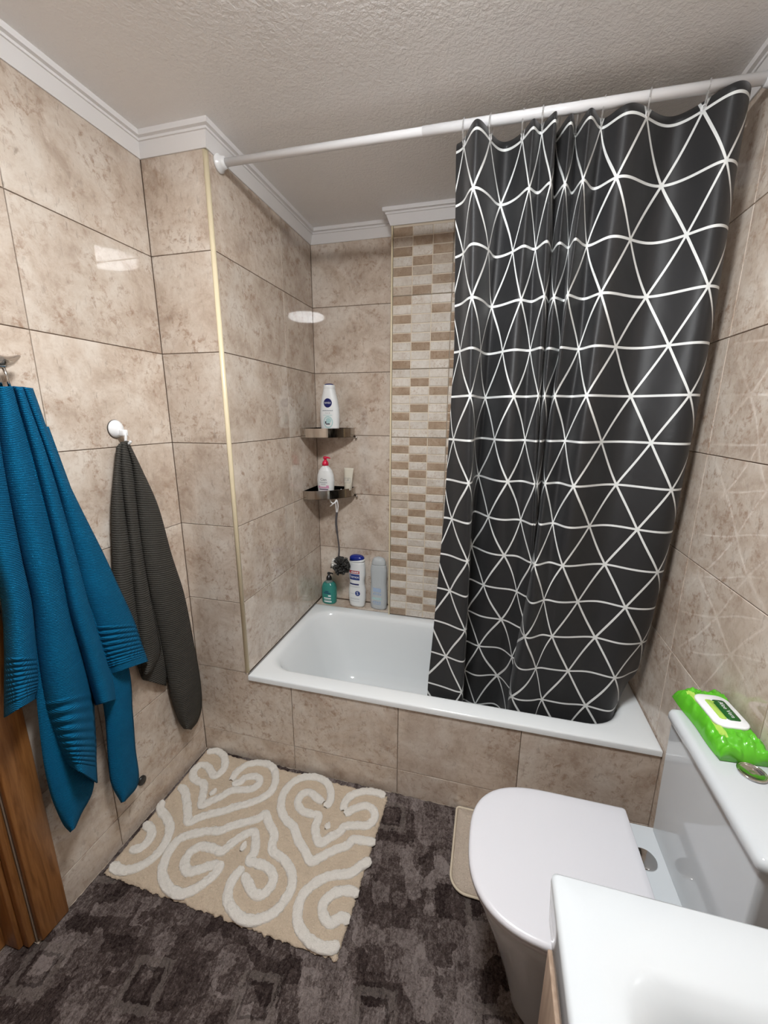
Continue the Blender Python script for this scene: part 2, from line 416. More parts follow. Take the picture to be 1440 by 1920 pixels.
# bath panel
wq = struct(box('wall_apron', 0.0, W, T5, 0.03, 0.0, 0.404, 'grout'), 'tiled bath panel below the white bathtub rim')
AX = [0.4458, 0.8967, 1.3476, W]
tiles(wq, '-y', 0.0, [(0.0, AX[0]), (AX[0], AX[1]), (AX[1], AX[2]), (AX[2], AX[3])], [(0.0, G)])
tiles(wq, '-y', 0.0, [(AX[0], AX[1]), (AX[1], AX[2]), (AX[2], AX[3])], [(G, 0.4085)])
g = GAP/2
poly = [(g, G+g), (AX[0]-g, G+g), (AX[0]-g, 0.407), (P-0.002, 0.407), (P-0.002, G+H-g), (g, G+H-g)]
v = [(x, 0.0, z) for x, z in poly] + [(x, 0.0055, z) for x, z in poly]
f = [tuple(range(6)), tuple(range(11, 5, -1))] + [(i, (i+1) % 6, 6+(i+1) % 6, 6+i) for i in range(6)]
cx, cz = AX[0]/2, 0.27
o = obj('wall_tile', np.array(v)-np.array([cx, 0, cz]), f, 'tile', wq); o.location = (cx, 0, cz)

# ledge behind the tub
ld = struct(box('trim_10', P, MX, 0.692, D, 0.36, RIM-0.003, 'grout'), 'narrow tiled ledge behind the bathtub')
o = box('ledge_tile', -0.217, 0.217, -0.0425, 0.0425, -0.004, 0.004, 'tile', ld, 0.001, seg=1); o.location = (P+0.2205, 0.735, RIM-0.003)

# mosaic box
wm = struct(obj('wall_mosaic', *join(boxv(MX+0.006, W, MY+T5+0.004, D+0.1, RIM, ZT), boxv(MX+0.003, MX+0.01, MY+T5+0.004, D+0.01, RIM, ZT)), 'grout'), 'boxed out wall strip clad in brick mosaic')
PAT = """DLL MDD DLD LDM DML LLD MDL|DLL LLD DLL LLL DLD LDL LLD DLL|LLL LDL DLD LLL LDL DLL LLD LLL|LDD DLL LDL DLD LDL DML LLD MDL|MLD LDL DLD LDL DLM LLL DLD LDL|DLL LLD DLL LLL DLD LDL LLD DLL""".split('|')
rnd = random.Random(4)
sheets_x = [(0.697, 3), (0.967, 5), (1.4175, 4)]
MP, BR = 0.0900, 0.0397
mname = {'L': 'mosaic_light', 'D': 'mosaic_dark', 'M': 'mosaic_mid'}
restv, restf, resti = [], [], []
nb = 0
for si, (sx, ncol) in enumerate(sheets_x):
    for r in range(6):
        zt = G+(7-r)*H if r else ZC+0.004
        zb = max(G+(6-r)*H, RIM+0.001)
        sx1 = min(sx+ncol*MP, W-0.002)
        sh = box('mosaic_sheet', sx+0.0012, sx1-0.0012, MY+0.0022, MY+0.0095, zb+0.0012, zt-0.0012, 'mosaic_grout', wm)
        rows = PAT[r].split(' '); k0 = 8-len(rows)
        for k in range(8):
            bz = G+(7-r)*H - (k+0.5)*H/8
            if bz-BR/2 < zb-0.003 or bz+BR/2 > zt+0.014 or k < k0: continue
            for c in range(ncol):
                bx = sx+(c+0.5)*MP
                if bx+MP/2 > W+0.001: continue
                if si == 0: t = rows[k-k0][c]
                else: t = 'D' if rnd.random() < 0.33 else 'L'
                h_ = H/8-0.0042
                if si == 0 or (si == 1 and c < 2):
                    o = bpy.data.objects.new('mosaic_tile', tile_mesh(MP-0.0042, h_, mname[t], 0.004, 0.0013)); C.objects.link(o)
                    o.parent = sh; o.location = (bx, MY, bz); nb += 1
                else:
                    me = tile_mesh(MP-0.0042, h_, mname[t], 0.004, 0.0013); o_ = len(restv)
                    restv += [(q.co.x+bx, q.co.y+MY, q.co.z+bz) for q in me.vertices]
                    for p_ in me.polygons: restf.append(tuple(i+o_ for i in p_.vertices)); resti.append('LDM'.index(t))
rest = obj('mosaic_tiles_behind_curtain', restv, restf, ['mosaic_light', 'mosaic_dark', 'mosaic_mid'], wm)
rest.data.polygons.foreach_set('material_index', resti); rest['kind'] = 'stuff'
rest['label'] = 'mosaic bricks hidden behind the dark curtain'
o = box('edge_profile', MX-0.001, MX+0.0062, MY-0.001, MY+0.012, RIM, ZC+0.01, 'cream', wm, 0.0015)
o = box('side_panel', MX, MX+0.004, MY+0.012, D, RIM, ZC+0.01, 'tile', wm)

# corner profile on the pier edge
n = 8
prof = [(P-0.010+0.010*math.cos(t), 0.010-0.010*math.sin(t)) for t in np.linspace(0, math.pi/2, n)]
prof = [(P, 0.0125)] + prof + [(P-0.0125, 0.0)] + [(P-0.0125, 0.0125)]
cp = obj('trim_9', *loft([[(x-0.0, y-0.0, z) for x, y in prof] for z in (RIM-0.002, ZC+0.01)]), 'cream', None, True)
struct(cp, 'cream plastic corner profile on the pier edge')

# cornice, one mitred length per wall
PR = [(0.0, 2.310), (0.0045, 2.310), (0.0075, 2.317), (0.0195, 2.3475), (0.0235, 2.3485), (0.0235, 2.3555), (0.0335, 2.3575), (0.0345, 2.3625), (0.0345, ZT+0.0005), (0.0, ZT+0.0005)]
path = [(0, YB), (0, 0), (P, 0), (P, D), (MX, D), (MX, MY), (W, MY), (W, YB)]
lab = ['cornice along the left wall', 'short cornice over the pier', 'cornice along the alcove side wall', 'cornice over the corner shelves',
       'short cornice return beside the mosaic', 'cornice over the brick mosaic', 'cornice along the right wall', 'cornice behind the viewer']
nP = len(path)
for i in range(nP):
    a, b_ = np.array(path[i], float), np.array(path[(i+1) % nP], float)
    pa, nx = np.array(path[(i-1) % nP], float), np.array(path[(i+2) % nP], float)
    def nrm(p, q): d = (q-p)/np.linalg.norm(q-p); return np.array([d[1], -d[0]])
    n0, n1, n2 = nrm(pa, a), nrm(a, b_), nrm(b_, nx)
    m0 = (n0+n1)/(1+n0@n1); m1 = (n1+n2)/(1+n1@n2)
    r0 = [(*(a+m0*c), z) for c, z in PR]; r1 = [(*(b_+m1*c), z) for c, z in PR]
    o = obj('trim_%d' % (i+1), *loft([r0, r1]), 'cornice'); struct(o, 'white moulded ' + lab[i])

# door: casing, jamb and leaf
dr = struct(obj('door_1', *boxv(-0.115, -0.08, DY1+0.03, DY0-0.03, 0.01, DZ-0.03), 'wood'), 'brown wooden door set back in its frame')
box('casing', -0.004, 0.016, -0.735, -0.656, 0.0092, 2.10, 'wood', dr, 0.004)
box('casing', -0.004, 0.016, DY1-0.08, DY1-0.003, 0.0, 2.10, 'wood', dr, 0.004)
box('casing', -0.004, 0.016, DY1-0.003, -0.735, DZ, 2.10, 'wood', dr, 0.004)
for y0, y1, x0, x1 in ((-0.768, -0.738, -0.12, -0.028), (-0.757, -0.738, -0.027, -0.006), (-0.764, -0.738, -0.075, -0.045)):
    box('jamb', x0, x1, y0, y1, 0.0092, DZ, 'wood', dr, 0.003)
box('jamb', -0.12, -0.006, DY1, DY1+0.03, 0.0, DZ, 'wood', dr, 0.003)
box('jamb', -0.12, -0.006, DY1, DY0, DZ-0.03, DZ, 'wood', dr, 0.003)
box('door_panel', -0.081, -0.074, DY1+0.14, DY0-0.14, 0.25, 0.95, 'wood', dr, 0.004)
box('door_panel', -0.081, -0.074, DY1+0.14, DY0-0.14, 1.10, 1.88, 'wood', dr, 0.004)

# ceiling lamp (just above the frame; its reflections show in the tiles)
LX, LY = 1.00, -0.77
lamp = thing('ceiling_lamp', 'round flush white ceiling lamp above the viewer', 'lamp', (LX, LY, ZT))
obj('base_plate', *lathe([(0.168, -0.012), (0.168, 0.0)], 40), 'white_plastic', lamp)
m = bpy.data.materials.new('lamp_glow'); m.use_nodes = True
nt = m.node_tree; nt.nodes.clear(); e = nt.nodes.new('ShaderNodeEmission'); o_ = nt.nodes.new('ShaderNodeOutputMaterial')
e.inputs[0].default_value = (0.965, 0.985, 1.0, 1); e.inputs[1].default_value = LAMP_STRENGTH
nt.links.new(e.outputs[0], o_.inputs[0]); MATS['lamp_glow'] = m
obj('diffuser', *lathe([(0.150, -0.012), (0.155, -0.026), (0.150, -0.038), (0.13, -0.046), (0.08, -0.051), (0.01, -0.053)], 48), 'lamp_glow', lamp, True)

# ================================================================== CARPET, RUGS
def height_grid(name, x0, x1, y0, y1, step, hf, m, parent=None, base=0.0, skirt=True):
    nx, ny = int((x1-x0)/step)+1, int((y1-y0)/step)+1
    xs, ys = np.linspace(x0, x1, nx), np.linspace(y0, y1, ny)
    X, Y = np.meshgrid(xs, ys); X, Y, Z = hf(X, Y)
    v = np.stack([X, Y, Z], -1).reshape(-1, 3)
    i = np.arange(nx*ny).reshape(ny, nx)
    f = np.stack([i[:-1, :-1], i[:-1, 1:], i[1:, 1:], i[1:, :-1]], -1).reshape(-1, 4)
    if skirt:
        loop = np.r_[i[0, :], i[1:, -1], i[-1, -2::-1], i[-2:0:-1, 0]]
        lo = v[loop].copy(); lo[:, 2] = base; k = len(v); v = np.vstack([v, lo]); L = len(loop)
        a = np.arange(L); b2 = (a+1) % L
        f = np.vstack([f, np.stack([loop[a], k+a, k+b2, loop[b2]], -1)])
    me = bpy.data.meshes.new(name); me.from_pydata(v.tolist(), [], f.tolist())
    me.polygons.foreach_set('use_smooth', [True]*len(me.polygons)); me.materials.append(MATS[m])
    o = bpy.data.objects.new(name, me); C.objects.link(o); o.parent = parent
    return o
rng = np.random.default_rng(3)
def smooth_noise(shape, k):
    a = rng.standard_normal(shape)
    for _ in range(k):
        a = (a + np.roll(a, 1, 0) + np.roll(a, -1, 0) + np.roll(a, 1, 1) + np.roll(a, -1, 1))/5
    return a/a.std()
def hf_carpet(X, Y):
    n_ = smooth_noise(X.shape, 1)*0.0008 + smooth_noise(X.shape, 6)*0.0007
    return X, Y, np.clip(0.0062+n_, 0.002, 0.0088)
cpt = height_grid('carpet', 0.006, W-0.004, YB+0.02, -0.006, 0.0045, hf_carpet, 'carpet', None, 0.0)
tg_ = height_grid('doorway_tongue', -0.079, 0.006, DY1+0.04, DY0-0.003, 0.0045, hf_carpet, 'carpet', cpt, 0.0)
tag(cpt, 'dark brown carved carpet with pale square frames covering the floor', 'carpet')

rug = thing('bath_rug', 'beige bath rug with raised white scroll pattern in front of the bath', 'rug', (0.44, -0.28, 0.0092))
RC = np.array([[0.016, -0.018], [0.868, -0.032], [0.852, -0.560], [0.024, -0.548]])  # corners on the floor
def hf_rug(X, Y):
    u, v_ = X, Y
    px = (1-u)*(1-v_)*RC[0, 0] + u*(1-v_)*RC[1, 0] + u*v_*RC[2, 0] + (1-u)*v_*RC[3, 0]
    py = (1-u)*(1-v_)*RC[0, 1] + u*(1-v_)*RC[1, 1] + u*v_*RC[2, 1] + (1-u)*v_*RC[3, 1]
    n1, n2 = smooth_noise(X.shape, 1), smooth_noise(X.shape, 2)
    ed = np.minimum(np.minimum(u, 1-u)*0.85, np.minimum(v_, 1-v_)*0.53)
    fringe = np.exp(-ed/0.004)
    # ragged short fringe on the two long cut ends
    px = px + n1*0.0014*fringe; py = py + n2*0.0020*fringe
    z = 0.0135 + n1*0.0008 - 0.006*np.exp(-ed/0.005)
    return px-0.44, py+0.28, np.maximum(z-0.006, 0.001)
height_grid('rug_ground', 0, 1, 0, 1, 1/210, lambda X, Y: hf_rug(X, Y), 'rug_beige', rug, 0.0)
SCROLL = [
 [(548,70),(592,66),(622,88),(629,128),(612,160),(583,178),(566,158),(545,132),(515,130),(490,152),(484,182),(505,202),(533,216),(530,258),(524,308),(560,294),(612,270),(655,245),(700,240),(748,236),(778,216),(784,192),(760,180),(718,186),(698,204),(660,216)],
 [(655,200),(682,160),(732,126),(800,120),(845,142),(856,190),(840,242),(800,274),(740,300),(680,316),(620,336),(560,350),(510,366),(465,386),(460,340),(455,290),(448,248),(424,224)],
 [(1080,322),(1104,280),(1098,225),(1060,190),(1000,182),(940,202),(896,250),(880,310),(896,366),(938,410),(955,460),(985,512),(1016,562),(1060,542),(1120,512),(1178,490),(1206,464),(1250,470),(1306,475)],
 [(1072,300),(1042,276),(1008,252),(972,264),(956,300),(976,335),(1020,350),(1050,356),(1038,396),(1036,432),(1056,482),(1100,456),(1146,430),(1166,406),(1220,400),(1270,400),(1300,370),(1296,332),(1260,312),(1210,326),(1166,352)],
 [(1160,338),(1168,300),(1192,270),(1240,250),(1300,250),(1352,268)],
 [(612,565),(590,610),(540,655),(480,694),(428,708),(372,680),(346,620),(356,560),(386,502),(430,458),(490,438),(560,426),(610,424),(660,402),(720,386),(778,370),(808,350),(826,390),(850,440),(840,490),(848,522),(890,552),(924,602),(930,670),(900,732),(850,790),(780,824),(720,824),(670,790),(640,730),(650,670),(680,620),(714,592)],
 [(604,574),(560,582),(510,600),(462,608),(446,572),(470,522),(520,496),(570,502),(612,518),(650,490),(700,452),(756,430),(766,470),(760,520),(738,560),(772,570),(820,592),(846,630),(830,680),(790,714),(752,700),(732,660),(712,622)],
 [(346,292),(338,330),(368,370),(380,420),(352,490),(300,550),(232,590),(162,602),(118,576)],
 [(268,390),(296,420),(290,460),(250,500),(200,510)],
 [(1284,556),(1240,582),(1190,616),(1110,626),(1040,656),(980,712),(956,780),(960,850),(1000,910),(1060,946),(1110,950),(1142,932)],
 [(1232,706),(1180,696),(1120,706),(1072,750),(1070,800),(1102,840),(1150,816),(1192,826)],
 [(558,266),(590,238)], [(1080,420),(1098,390)], [(698,518),(722,476)]]
for st in SCROLL:
    pts = np.array([at(160+a/2.4, 1380+b2/2.4, z=0.020) for a, b2 in st])
    sp_ = smoothpoly(pts, 7) if len(st) > 2 else pts
    # resample evenly
    dl = np.r_[0, np.cumsum(np.linalg.norm(np.diff(sp_, axis=0), axis=1))]
    k = max(9, int(dl[-1]/0.0045)); tt = np.linspace(0, dl[-1], k)
    sp_ = np.stack([np.interp(tt, dl, sp_[:, i]) for i in range(3)], 1)
    tg = np.gradient(sp_, axis=0); tg /= np.linalg.norm(tg, axis=1)[:, None]; nr = np.stack([tg[:, 1], -tg[:, 0], 0*tg[:, 0]], 1)
    rings = []; M_ = 13
    hw = 0.0162 if len(st) > 2 else 0.0115
    jit = smooth_noise((k, M_), 1)*0.6+rng.standard_normal((k, M_))*0.7
    for i in range(k):
        endf = min(1.0, 0.55+min(i, k-1-i)*0.2) if len(st) > 2 else 0.35+0.65*math.sin(math.pi*i/(k-1))
        row = []
        for j in range(M_):
            a = math.pi*j/(M_-1)
            off = -math.cos(a)*hw*endf*(1+0.05*jit[i, 0 if j < M_//2 else -1]*(abs(math.cos(a)))) 
            zz = 0.0115+0.0085*max(0.0, math.sin(a))**0.55 + jit[i, j]*0.0013
            q = sp_[i]+nr[i]*off; row.append((q[0]-0.44, q[1]+0.28, zz-0.005))
        rings.append(row)
    v, f = loft(rings, False, False, False)
    obj('white_scroll', v, f, 'rug_white', rug, True)

# beige toilet mat
tm = thing('toilet_mat', 'small beige pile mat with bound edge beside the toilet', 'rug', (1.36, -0.155, 0.0092))
def rrect(x0, x1, y0, y1, r, z, n=8):
    if isinstance(r, (int, float)): r = (r,)*4
    out = []
    for (cx, cy, a0, rr) in ((x1-r[0], y1-r[0], 0, r[0]), (x0+r[1], y1-r[1], 90, r[1]), (x0+r[2], y0+r[2], 180, r[2]), (x1-r[3], y0+r[3], 270, r[3])):
        for k in range(n+1):
            a = math.radians(a0+90*k/n); out.append((cx+rr*math.cos(a), cy+rr*math.sin(a), z))
    return out
RR = (0.01, 0.012, 0.055, 0.04)
lo = lambda i, z: rrect(-0.222+i, 0.24-i, -0.150+i, 0.147-i, tuple(max(q-i, 0.002) for q in RR), z)
obj('mat_pile', *loft([lo(0.004, 0.0), lo(0.004, 0.008), lo(0.007, 0.012), lo(0.03, 0.0125)]), 'mat_beige', tm, True)
pts = rrect(-0.222, 0.24, -0.150, 0.147, RR, 0.007)
obj('binding', *tube(pts, 0.004, 8, True), 'mat_binding', tm, True)

# ================================================================== BATHTUB
tub = thing('bathtub', 'white enamelled steel bathtub set into the alcove', 'bathtub', (1.02, 0.345, 0.0))
def tl(x0, x1, y0, y1, r, z): return [(x-1.02, y-0.345, zz) for x, y, zz in rrect(x0, x1, y0, y1, r, z, 10)]
X0, X1, Y0, Y1 = P+0.001, W-0.001, -0.006, 0.690
ri = (0.15, 0.13, 0.13, 0.15)
sh = lambda d: tuple(q for q in ri)
L = [tl(X0, X1, Y0, Y1, 0.003, 0.4085), tl(X0, X1, Y0, Y1, 0.003, 0.426), tl(X0+0.002, X1-0.002, Y0+0.002, Y1-0.002, 0.003, 0.4305), tl(X0+0.006, X1-0.006, Y0+0.006, Y1-0.006, 0.004, RIM),
     tl(0.268, 1.728, 0.058, 0.640, ri, RIM), tl(0.280, 1.718, 0.066, 0.632, ri, 0.4305), tl(0.292, 1.708, 0.073, 0.625, ri, 0.424), tl(0.303, 1.700, 0.079, 0.619, ri, 0.408),
     tl(0.330, 1.688, 0.088, 0.610, ri, 0.340), tl(0.375, 1.665, 0.103, 0.595, ri, 0.220), tl(0.410, 1.645, 0.117, 0.580, ri, 0.130),
     tl(0.430, 1.625, 0.135, 0.562, ri, 0.090), tl(0.465, 1.595, 0.165, 0.535, (0.13, 0.12, 0.12, 0.13), 0.070), tl(0.60, 1.45, 0.30, 0.40, 0.04, 0.064)]
o = obj('tub_shell', *loft(L, True, False, True), 'enamel', tub, True)
es = o.modifiers.new('es', 'EDGE_SPLIT'); es.split_angle = math.radians(50)
obj('drain', *lathe([(0.032, 0.066), (0.032, 0.069), (0.024, 0.070)], 24, cx=0.45, cy=0.0), 'chrome', tub, True)
obj('sealant', *tube([(X0+0.001-1.02, Y0+0.01-0.345, RIM+0.001), (X0+0.001-1.02, 0.69-0.345, RIM+0.001)], 0.0014, 6), 'caulk', tub)

# ================================================================== ROD, RINGS, CURTAIN
RY = 0.062
def rod_z(x): return 2.2990 - 0.014*(x-P)/(W-P)
rod = thing('curtain_rod', 'white shower curtain rod spanning the bath alcove', 'curtain rod', (P, RY, rod_z(P)))
def R_(x, dz=0): return (x-P, 0, rod_z(x)-rod_z(P)+dz)
obj('tube', *tube([R_(P+0.004), R_(W-0.004)], 0.0118, 20), 'rod_white', rod, True)
obj('sleeve', *tube([R_(0.93), R_(W-0.004)], 0.0130, 20), 'rod_white', rod, True)
def flange(x, s):
    prof = [(0.0, 0.027), (0.004, 0.0275), (0.008, 0.026), (0.011, 0.021), (0.020, 0.0185), (0.028, 0.016), (0.029, 0.012)]
    return loft([[(x-P+s*d, r*math.cos(t), rod_z(x)-rod_z(P)+r*math.sin(t)) for t in np.linspace(0, 2*math.pi, 28, endpoint=False)] for d, r in prof])
obj('end_flange', *flange(P+0.0005, 1), 'white_plastic', rod, True)
obj('end_flange', *flange(W-0.0005, -1), 'white_plastic', rod, True)

CS=[-0.35, 0, 0.5, 1, 1.5, 2, 2.5, 3, 3.5, 4, 4.5, 5, 5.5, 6, 6.5, 7, 7.5, 8, 8.5]
CX=[[1.024,1.049,1.085,1.121,1.161,1.210,1.236,1.259,1.290,1.300,1.328,1.350,1.372,1.410,1.455,1.515,1.585,1.644,1.694],
 [1.029,1.055,1.085,1.129,1.161,1.208,1.236,1.264,1.290,1.309,1.328,1.355,1.372,1.409,1.455,1.515,1.585,1.648,1.694],
 [1.034,1.062,1.091,1.136,1.156,1.205,1.237,1.268,1.295,1.318,1.329,1.360,1.368,1.407,1.453,1.515,1.586,1.652,1.702],
 [1.039,1.064,1.097,1.131,1.152,1.200,1.238,1.273,1.301,1.320,1.329,1.363,1.363,1.413,1.451,1.515,1.587,1.653,1.710],
 [1.044,1.065,1.102,1.127,1.150,1.195,1.238,1.278,1.305,1.322,1.329,1.367,1.361,1.419,1.448,1.516,1.586,1.654,1.713],
 [1.040,1.060,1.106,1.124,1.149,1.192,1.239,1.282,1.310,1.326,1.329,1.358,1.359,1.414,1.445,1.514,1.586,1.652,1.716],
 [1.037,1.054,1.111,1.122,1.144,1.188,1.239,1.286,1.317,1.330,1.330,1.350,1.360,1.410,1.442,1.512,1.584,1.650,1.716],
 [1.034,1.058,1.115,1.125,1.140,1.187,1.240,1.291,1.325,1.334,1.331,1.353,1.360,1.404,1.439,1.512,1.581,1.651,1.717],
 [1.031,1.061,1.120,1.127,1.135,1.185,1.244,1.295,1.332,1.338,1.337,1.355,1.354,1.398,1.439,1.511,1.581,1.652,1.723],
 [1.023,1.063,1.124,1.127,1.129,1.184,1.249,1.300,1.339,1.344,1.343,1.345,1.347,1.395,1.439,1.508,1.581,1.654,1.730],
 [1.015,1.065,1.126,1.127,1.128,1.184,1.254,1.304,1.344,1.350,1.343,1.335,1.343,1.392,1.437,1.506,1.582,1.655,1.732],
 [1.008,1.062,1.128,1.127,1.126,1.182,1.259,1.306,1.348,1.345,1.343,1.327,1.339,1.391,1.434,1.504,1.582,1.657,1.734],
 [1.000,1.060,1.127,1.128,1.128,1.181,1.260,1.308,1.342,1.340,1.337,1.318,1.326,1.390,1.429,1.503,1.580,1.658,1.717],
 [0.991,1.060,1.127,1.128,1.130,1.181,1.262,1.308,1.335,1.340,1.330,1.318,1.313,1.390,1.425,1.503,1.579,1.658,1.700]]
CY=[[0.100,0.077,0.006,0.067,0.123,0.087,0.042,0.068,0.029,0.116,0.046,0.108,0.037,0.087,0.046,0.073,0.124,0.081,0.028],
 [0.100,0.073,0.007,0.063,0.124,0.089,0.046,0.077,0.032,0.117,0.049,0.103,0.038,0.093,0.047,0.077,0.124,0.082,0.031],
 [0.100,0.070,0.007,0.062,0.126,0.093,0.059,0.089,0.040,0.119,0.060,0.102,0.041,0.100,0.051,0.082,0.125,0.085,0.039],
 [0.100,0.071,0.009,0.073,0.135,0.102,0.073,0.099,0.050,0.120,0.071,0.110,0.049,0.106,0.055,0.087,0.127,0.090,0.050],
 [0.100,0.075,0.014,0.088,0.157,0.113,0.083,0.107,0.059,0.122,0.074,0.123,0.064,0.112,0.057,0.094,0.132,0.095,0.058],
 [0.101,0.079,0.020,0.104,0.184,0.125,0.090,0.116,0.067,0.130,0.074,0.137,0.083,0.121,0.059,0.100,0.137,0.100,0.066],
 [0.103,0.083,0.026,0.119,0.212,0.136,0.098,0.125,0.074,0.140,0.073,0.148,0.102,0.128,0.061,0.106,0.143,0.106,0.074],
 [0.104,0.087,0.033,0.135,0.231,0.147,0.109,0.133,0.082,0.150,0.077,0.155,0.110,0.132,0.067,0.112,0.147,0.111,0.084],
 [0.106,0.092,0.044,0.147,0.235,0.160,0.130,0.142,0.089,0.161,0.087,0.162,0.098,0.129,0.081,0.118,0.149,0.116,0.098],
 [0.111,0.096,0.055,0.152,0.233,0.174,0.153,0.151,0.101,0.172,0.103,0.172,0.081,0.118,0.097,0.124,0.150,0.120,0.115],
 [0.117,0.101,0.066,0.156,0.236,0.190,0.174,0.160,0.123,0.186,0.125,0.184,0.077,0.109,0.107,0.128,0.150,0.124,0.133],
 [0.124,0.105,0.077,0.163,0.240,0.205,0.197,0.167,0.149,0.200,0.147,0.195,0.086,0.112,0.116,0.130,0.149,0.128,0.152],
 [0.126,0.108,0.090,0.168,0.241,0.217,0.223,0.171,0.168,0.211,0.162,0.202,0.105,0.118,0.126,0.131,0.145,0.131,0.175],
 [0.122,0.109,0.100,0.170,0.240,0.221,0.244,0.173,0.181,0.215,0.172,0.205,0.124,0.120,0.135,0.131,0.140,0.132,0.194]]

CS = list(CS) + [9.0, 9.3]
CX = np.array(CX); CY = np.array(CY)
ex9 = np.minimum(CX[:, -1]+0.045, W-0.024)[:, None]; ex10 = np.minimum(CX[:, -1]+0.046, W-0.020)[:, None]
CY = np.hstack([CY, CY[:, -1:]+0.050, CY[:, -1:]+0.098]); CX = np.hstack([CX, ex9, ex10])
NR = np.arange(-0.15, 14.3, 0.23)                      # rows of the printed grid
rows_i = np.arange(14)
cxn = np.stack([np.interp(NR, rows_i, CX[:, j]) for j in range(CX.shape[1])], 1)
cyn = np.stack([np.interp(NR, rows_i, CY[:, j]) for j in range(CX.shape[1])], 1)
def sm(a):
    for _ in range(3):
        p_ = np.vstack([2*a[:1]-a[1:2], a, 2*a[-1:]-a[-2:-1]]); a = (p_[:-2]+2*p_[1:-1]+p_[2:])/4
    return a
cxn, cyn = sm(cxn), sm(cyn)
DS = 0.05
SS = np.arange(-0.35, 9.3001, DS); nS = len(SS)
ci = np.array([int(round((s+0.35)/DS)) for s in CS])
def spline_cols(ctrl):
    """natural cubic spline through the control columns"""
    x = np.array(CS); n = len(x); h = np.diff(x)
    A = np.zeros((n, n)); A[0, 0] = A[-1, -1] = 1
    for i in range(1, n-1): A[i, i-1], A[i, i], A[i, i+1] = h[i-1], 2*(h[i-1]+h[i]), h[i]
    B = np.zeros((n, ctrl.shape[0])); c = ctrl.T
    B[1:-1] = 6*((c[2:]-c[1:-1])/h[1:, None]-(c[1:-1]-c[:-2])/h[:-1, None])
    M2 = np.linalg.solve(A, B)
    S2 = SS-np.interp(SS, [5.5, 6.6], [0.30, 0.10])*np.sin(2*math.pi*SS)/(2*math.pi)*((SS > 0) & (SS < 8.5))   # cloth runs sideways on the fold crests, inwards on the flanks
    k = np.clip(np.searchsorted(x, S2+1e-9, side='right')-1, 0, n-2); t = S2-x[k]; hk = h[k]
    a_ = (hk-t)/hk; b_ = t/hk
    return (a_[:, None]*c[k]+b_[:, None]*c[k+1]+((a_**3-a_)[:, None]*M2[k]+(b_**3-b_)[:, None]*M2[k+1])*(hk**2)[:, None]/6).T
QX, QY = spline_cols(cxn), spline_cols(cyn)
QX = np.minimum(QX, np.where(NR > 12.3, 1.728-(NR-12.3)*0.036, W-0.012)[:, None])   # gathers inside the tub

Z5, DZR = 1.556, 0.1385
ZR = Z5-(NR-5)*DZR
cur = thing('shower_curtain', 'charcoal shower curtain printed with white triangle lines, bunched to the right', 'curtain', (1.37, 0.1, 2.27))
nN = len(NR)
V_ = np.stack([QX-1.37, QY-0.1, np.repeat(ZR[:, None], nS, 1)-2.27], -1).reshape(-1, 3)
ii = np.arange(nN*nS).reshape(nN, nS)
F_ = np.stack([ii[:-1, :-1], ii[1:, :-1], ii[1:, 1:], ii[:-1, 1:]], -1).reshape(-1, 4)
me = bpy.data.meshes.new('cloth'); me.from_pydata(V_.tolist(), [], F_.tolist())
uvl = me.uv_layers.new(name='pattern')
UVA = np.stack([np.repeat(SS[None, :], nN, 0), np.repeat(NR[:, None], nS, 1)], -1).reshape(-1, 2)
li = np.zeros(len(me.loops), int); me.loops.foreach_get('vertex_index', li)
uvl.data.foreach_set('uv', UVA[li].ravel())
me.polygons.foreach_set('use_smooth', [True]*len(me.polygons)); me.materials.append(MATS['curtain_cloth'])
cl = bpy.data.objects.new('cloth', me); C.objects.link(cl); cl.parent = cur
subsurf(cl, 1)
so = cl.modifiers.new('solid', 'SOLIDIFY'); so.thickness = 0.0008; so.offset = 0
r0 = int(np.argmin(abs(NR)))
ORD = ['leftmost', 'second', 'third', 'fourth', 'fifth', 'sixth', 'seventh', 'eighth', 'ninth']
for k in range(9):
    j = int(round((k+0.35)/DS)); x, y = QX[r0, j], QY[r0, j]
    # eyelet in the hem
    tx, ty = QX[r0, j+1]-QX[r0, j-1], QY[r0, j+1]-QY[r0, j-1]; tl_ = math.hypot(tx, ty); tx, ty = tx/tl_, ty/tl_
    ze = Z5+5*DZR+0.006
    pts = [(x-1.37+tx*0.0065*math.cos(t), y-0.1+ty*0.0065*math.cos(t), ze-2.27+0.0065*math.sin(t)) for t in np.linspace(0, 2*math.pi, 14, endpoint=False)]
    obj('eyelet', *tube(pts, 0.0022, 6, True), 'white_plastic', cur, True)
    zt_ = rod_z(x)+0.0165; zb_ = ze-0.004; yc = 0.5*(RY+y)
    hz = (zt_-zb_)/2
    pts = []
    for t in np.linspace(0, 2*math.pi, 24, endpoint=False):
        s_ = math.sin(t); f_ = (1-s_)/2
        pts.append((0.004*math.cos(t), (RY*(1-f_)+y*f_)-RY+0.0185*math.cos(t), hz*s_))
    rg = obj('curtain_ring', *tube(pts, 0.0021, 8, True), 'clear_plastic', None, True, (x, RY, (zt_+zb_)/2))
    tag(rg, '%s clear plastic curtain ring on the white rod%s' % (ORD[k].capitalize(), '' if k == 0 else ' counting from the left'), 'ring', 'clear rings holding the shower curtain')

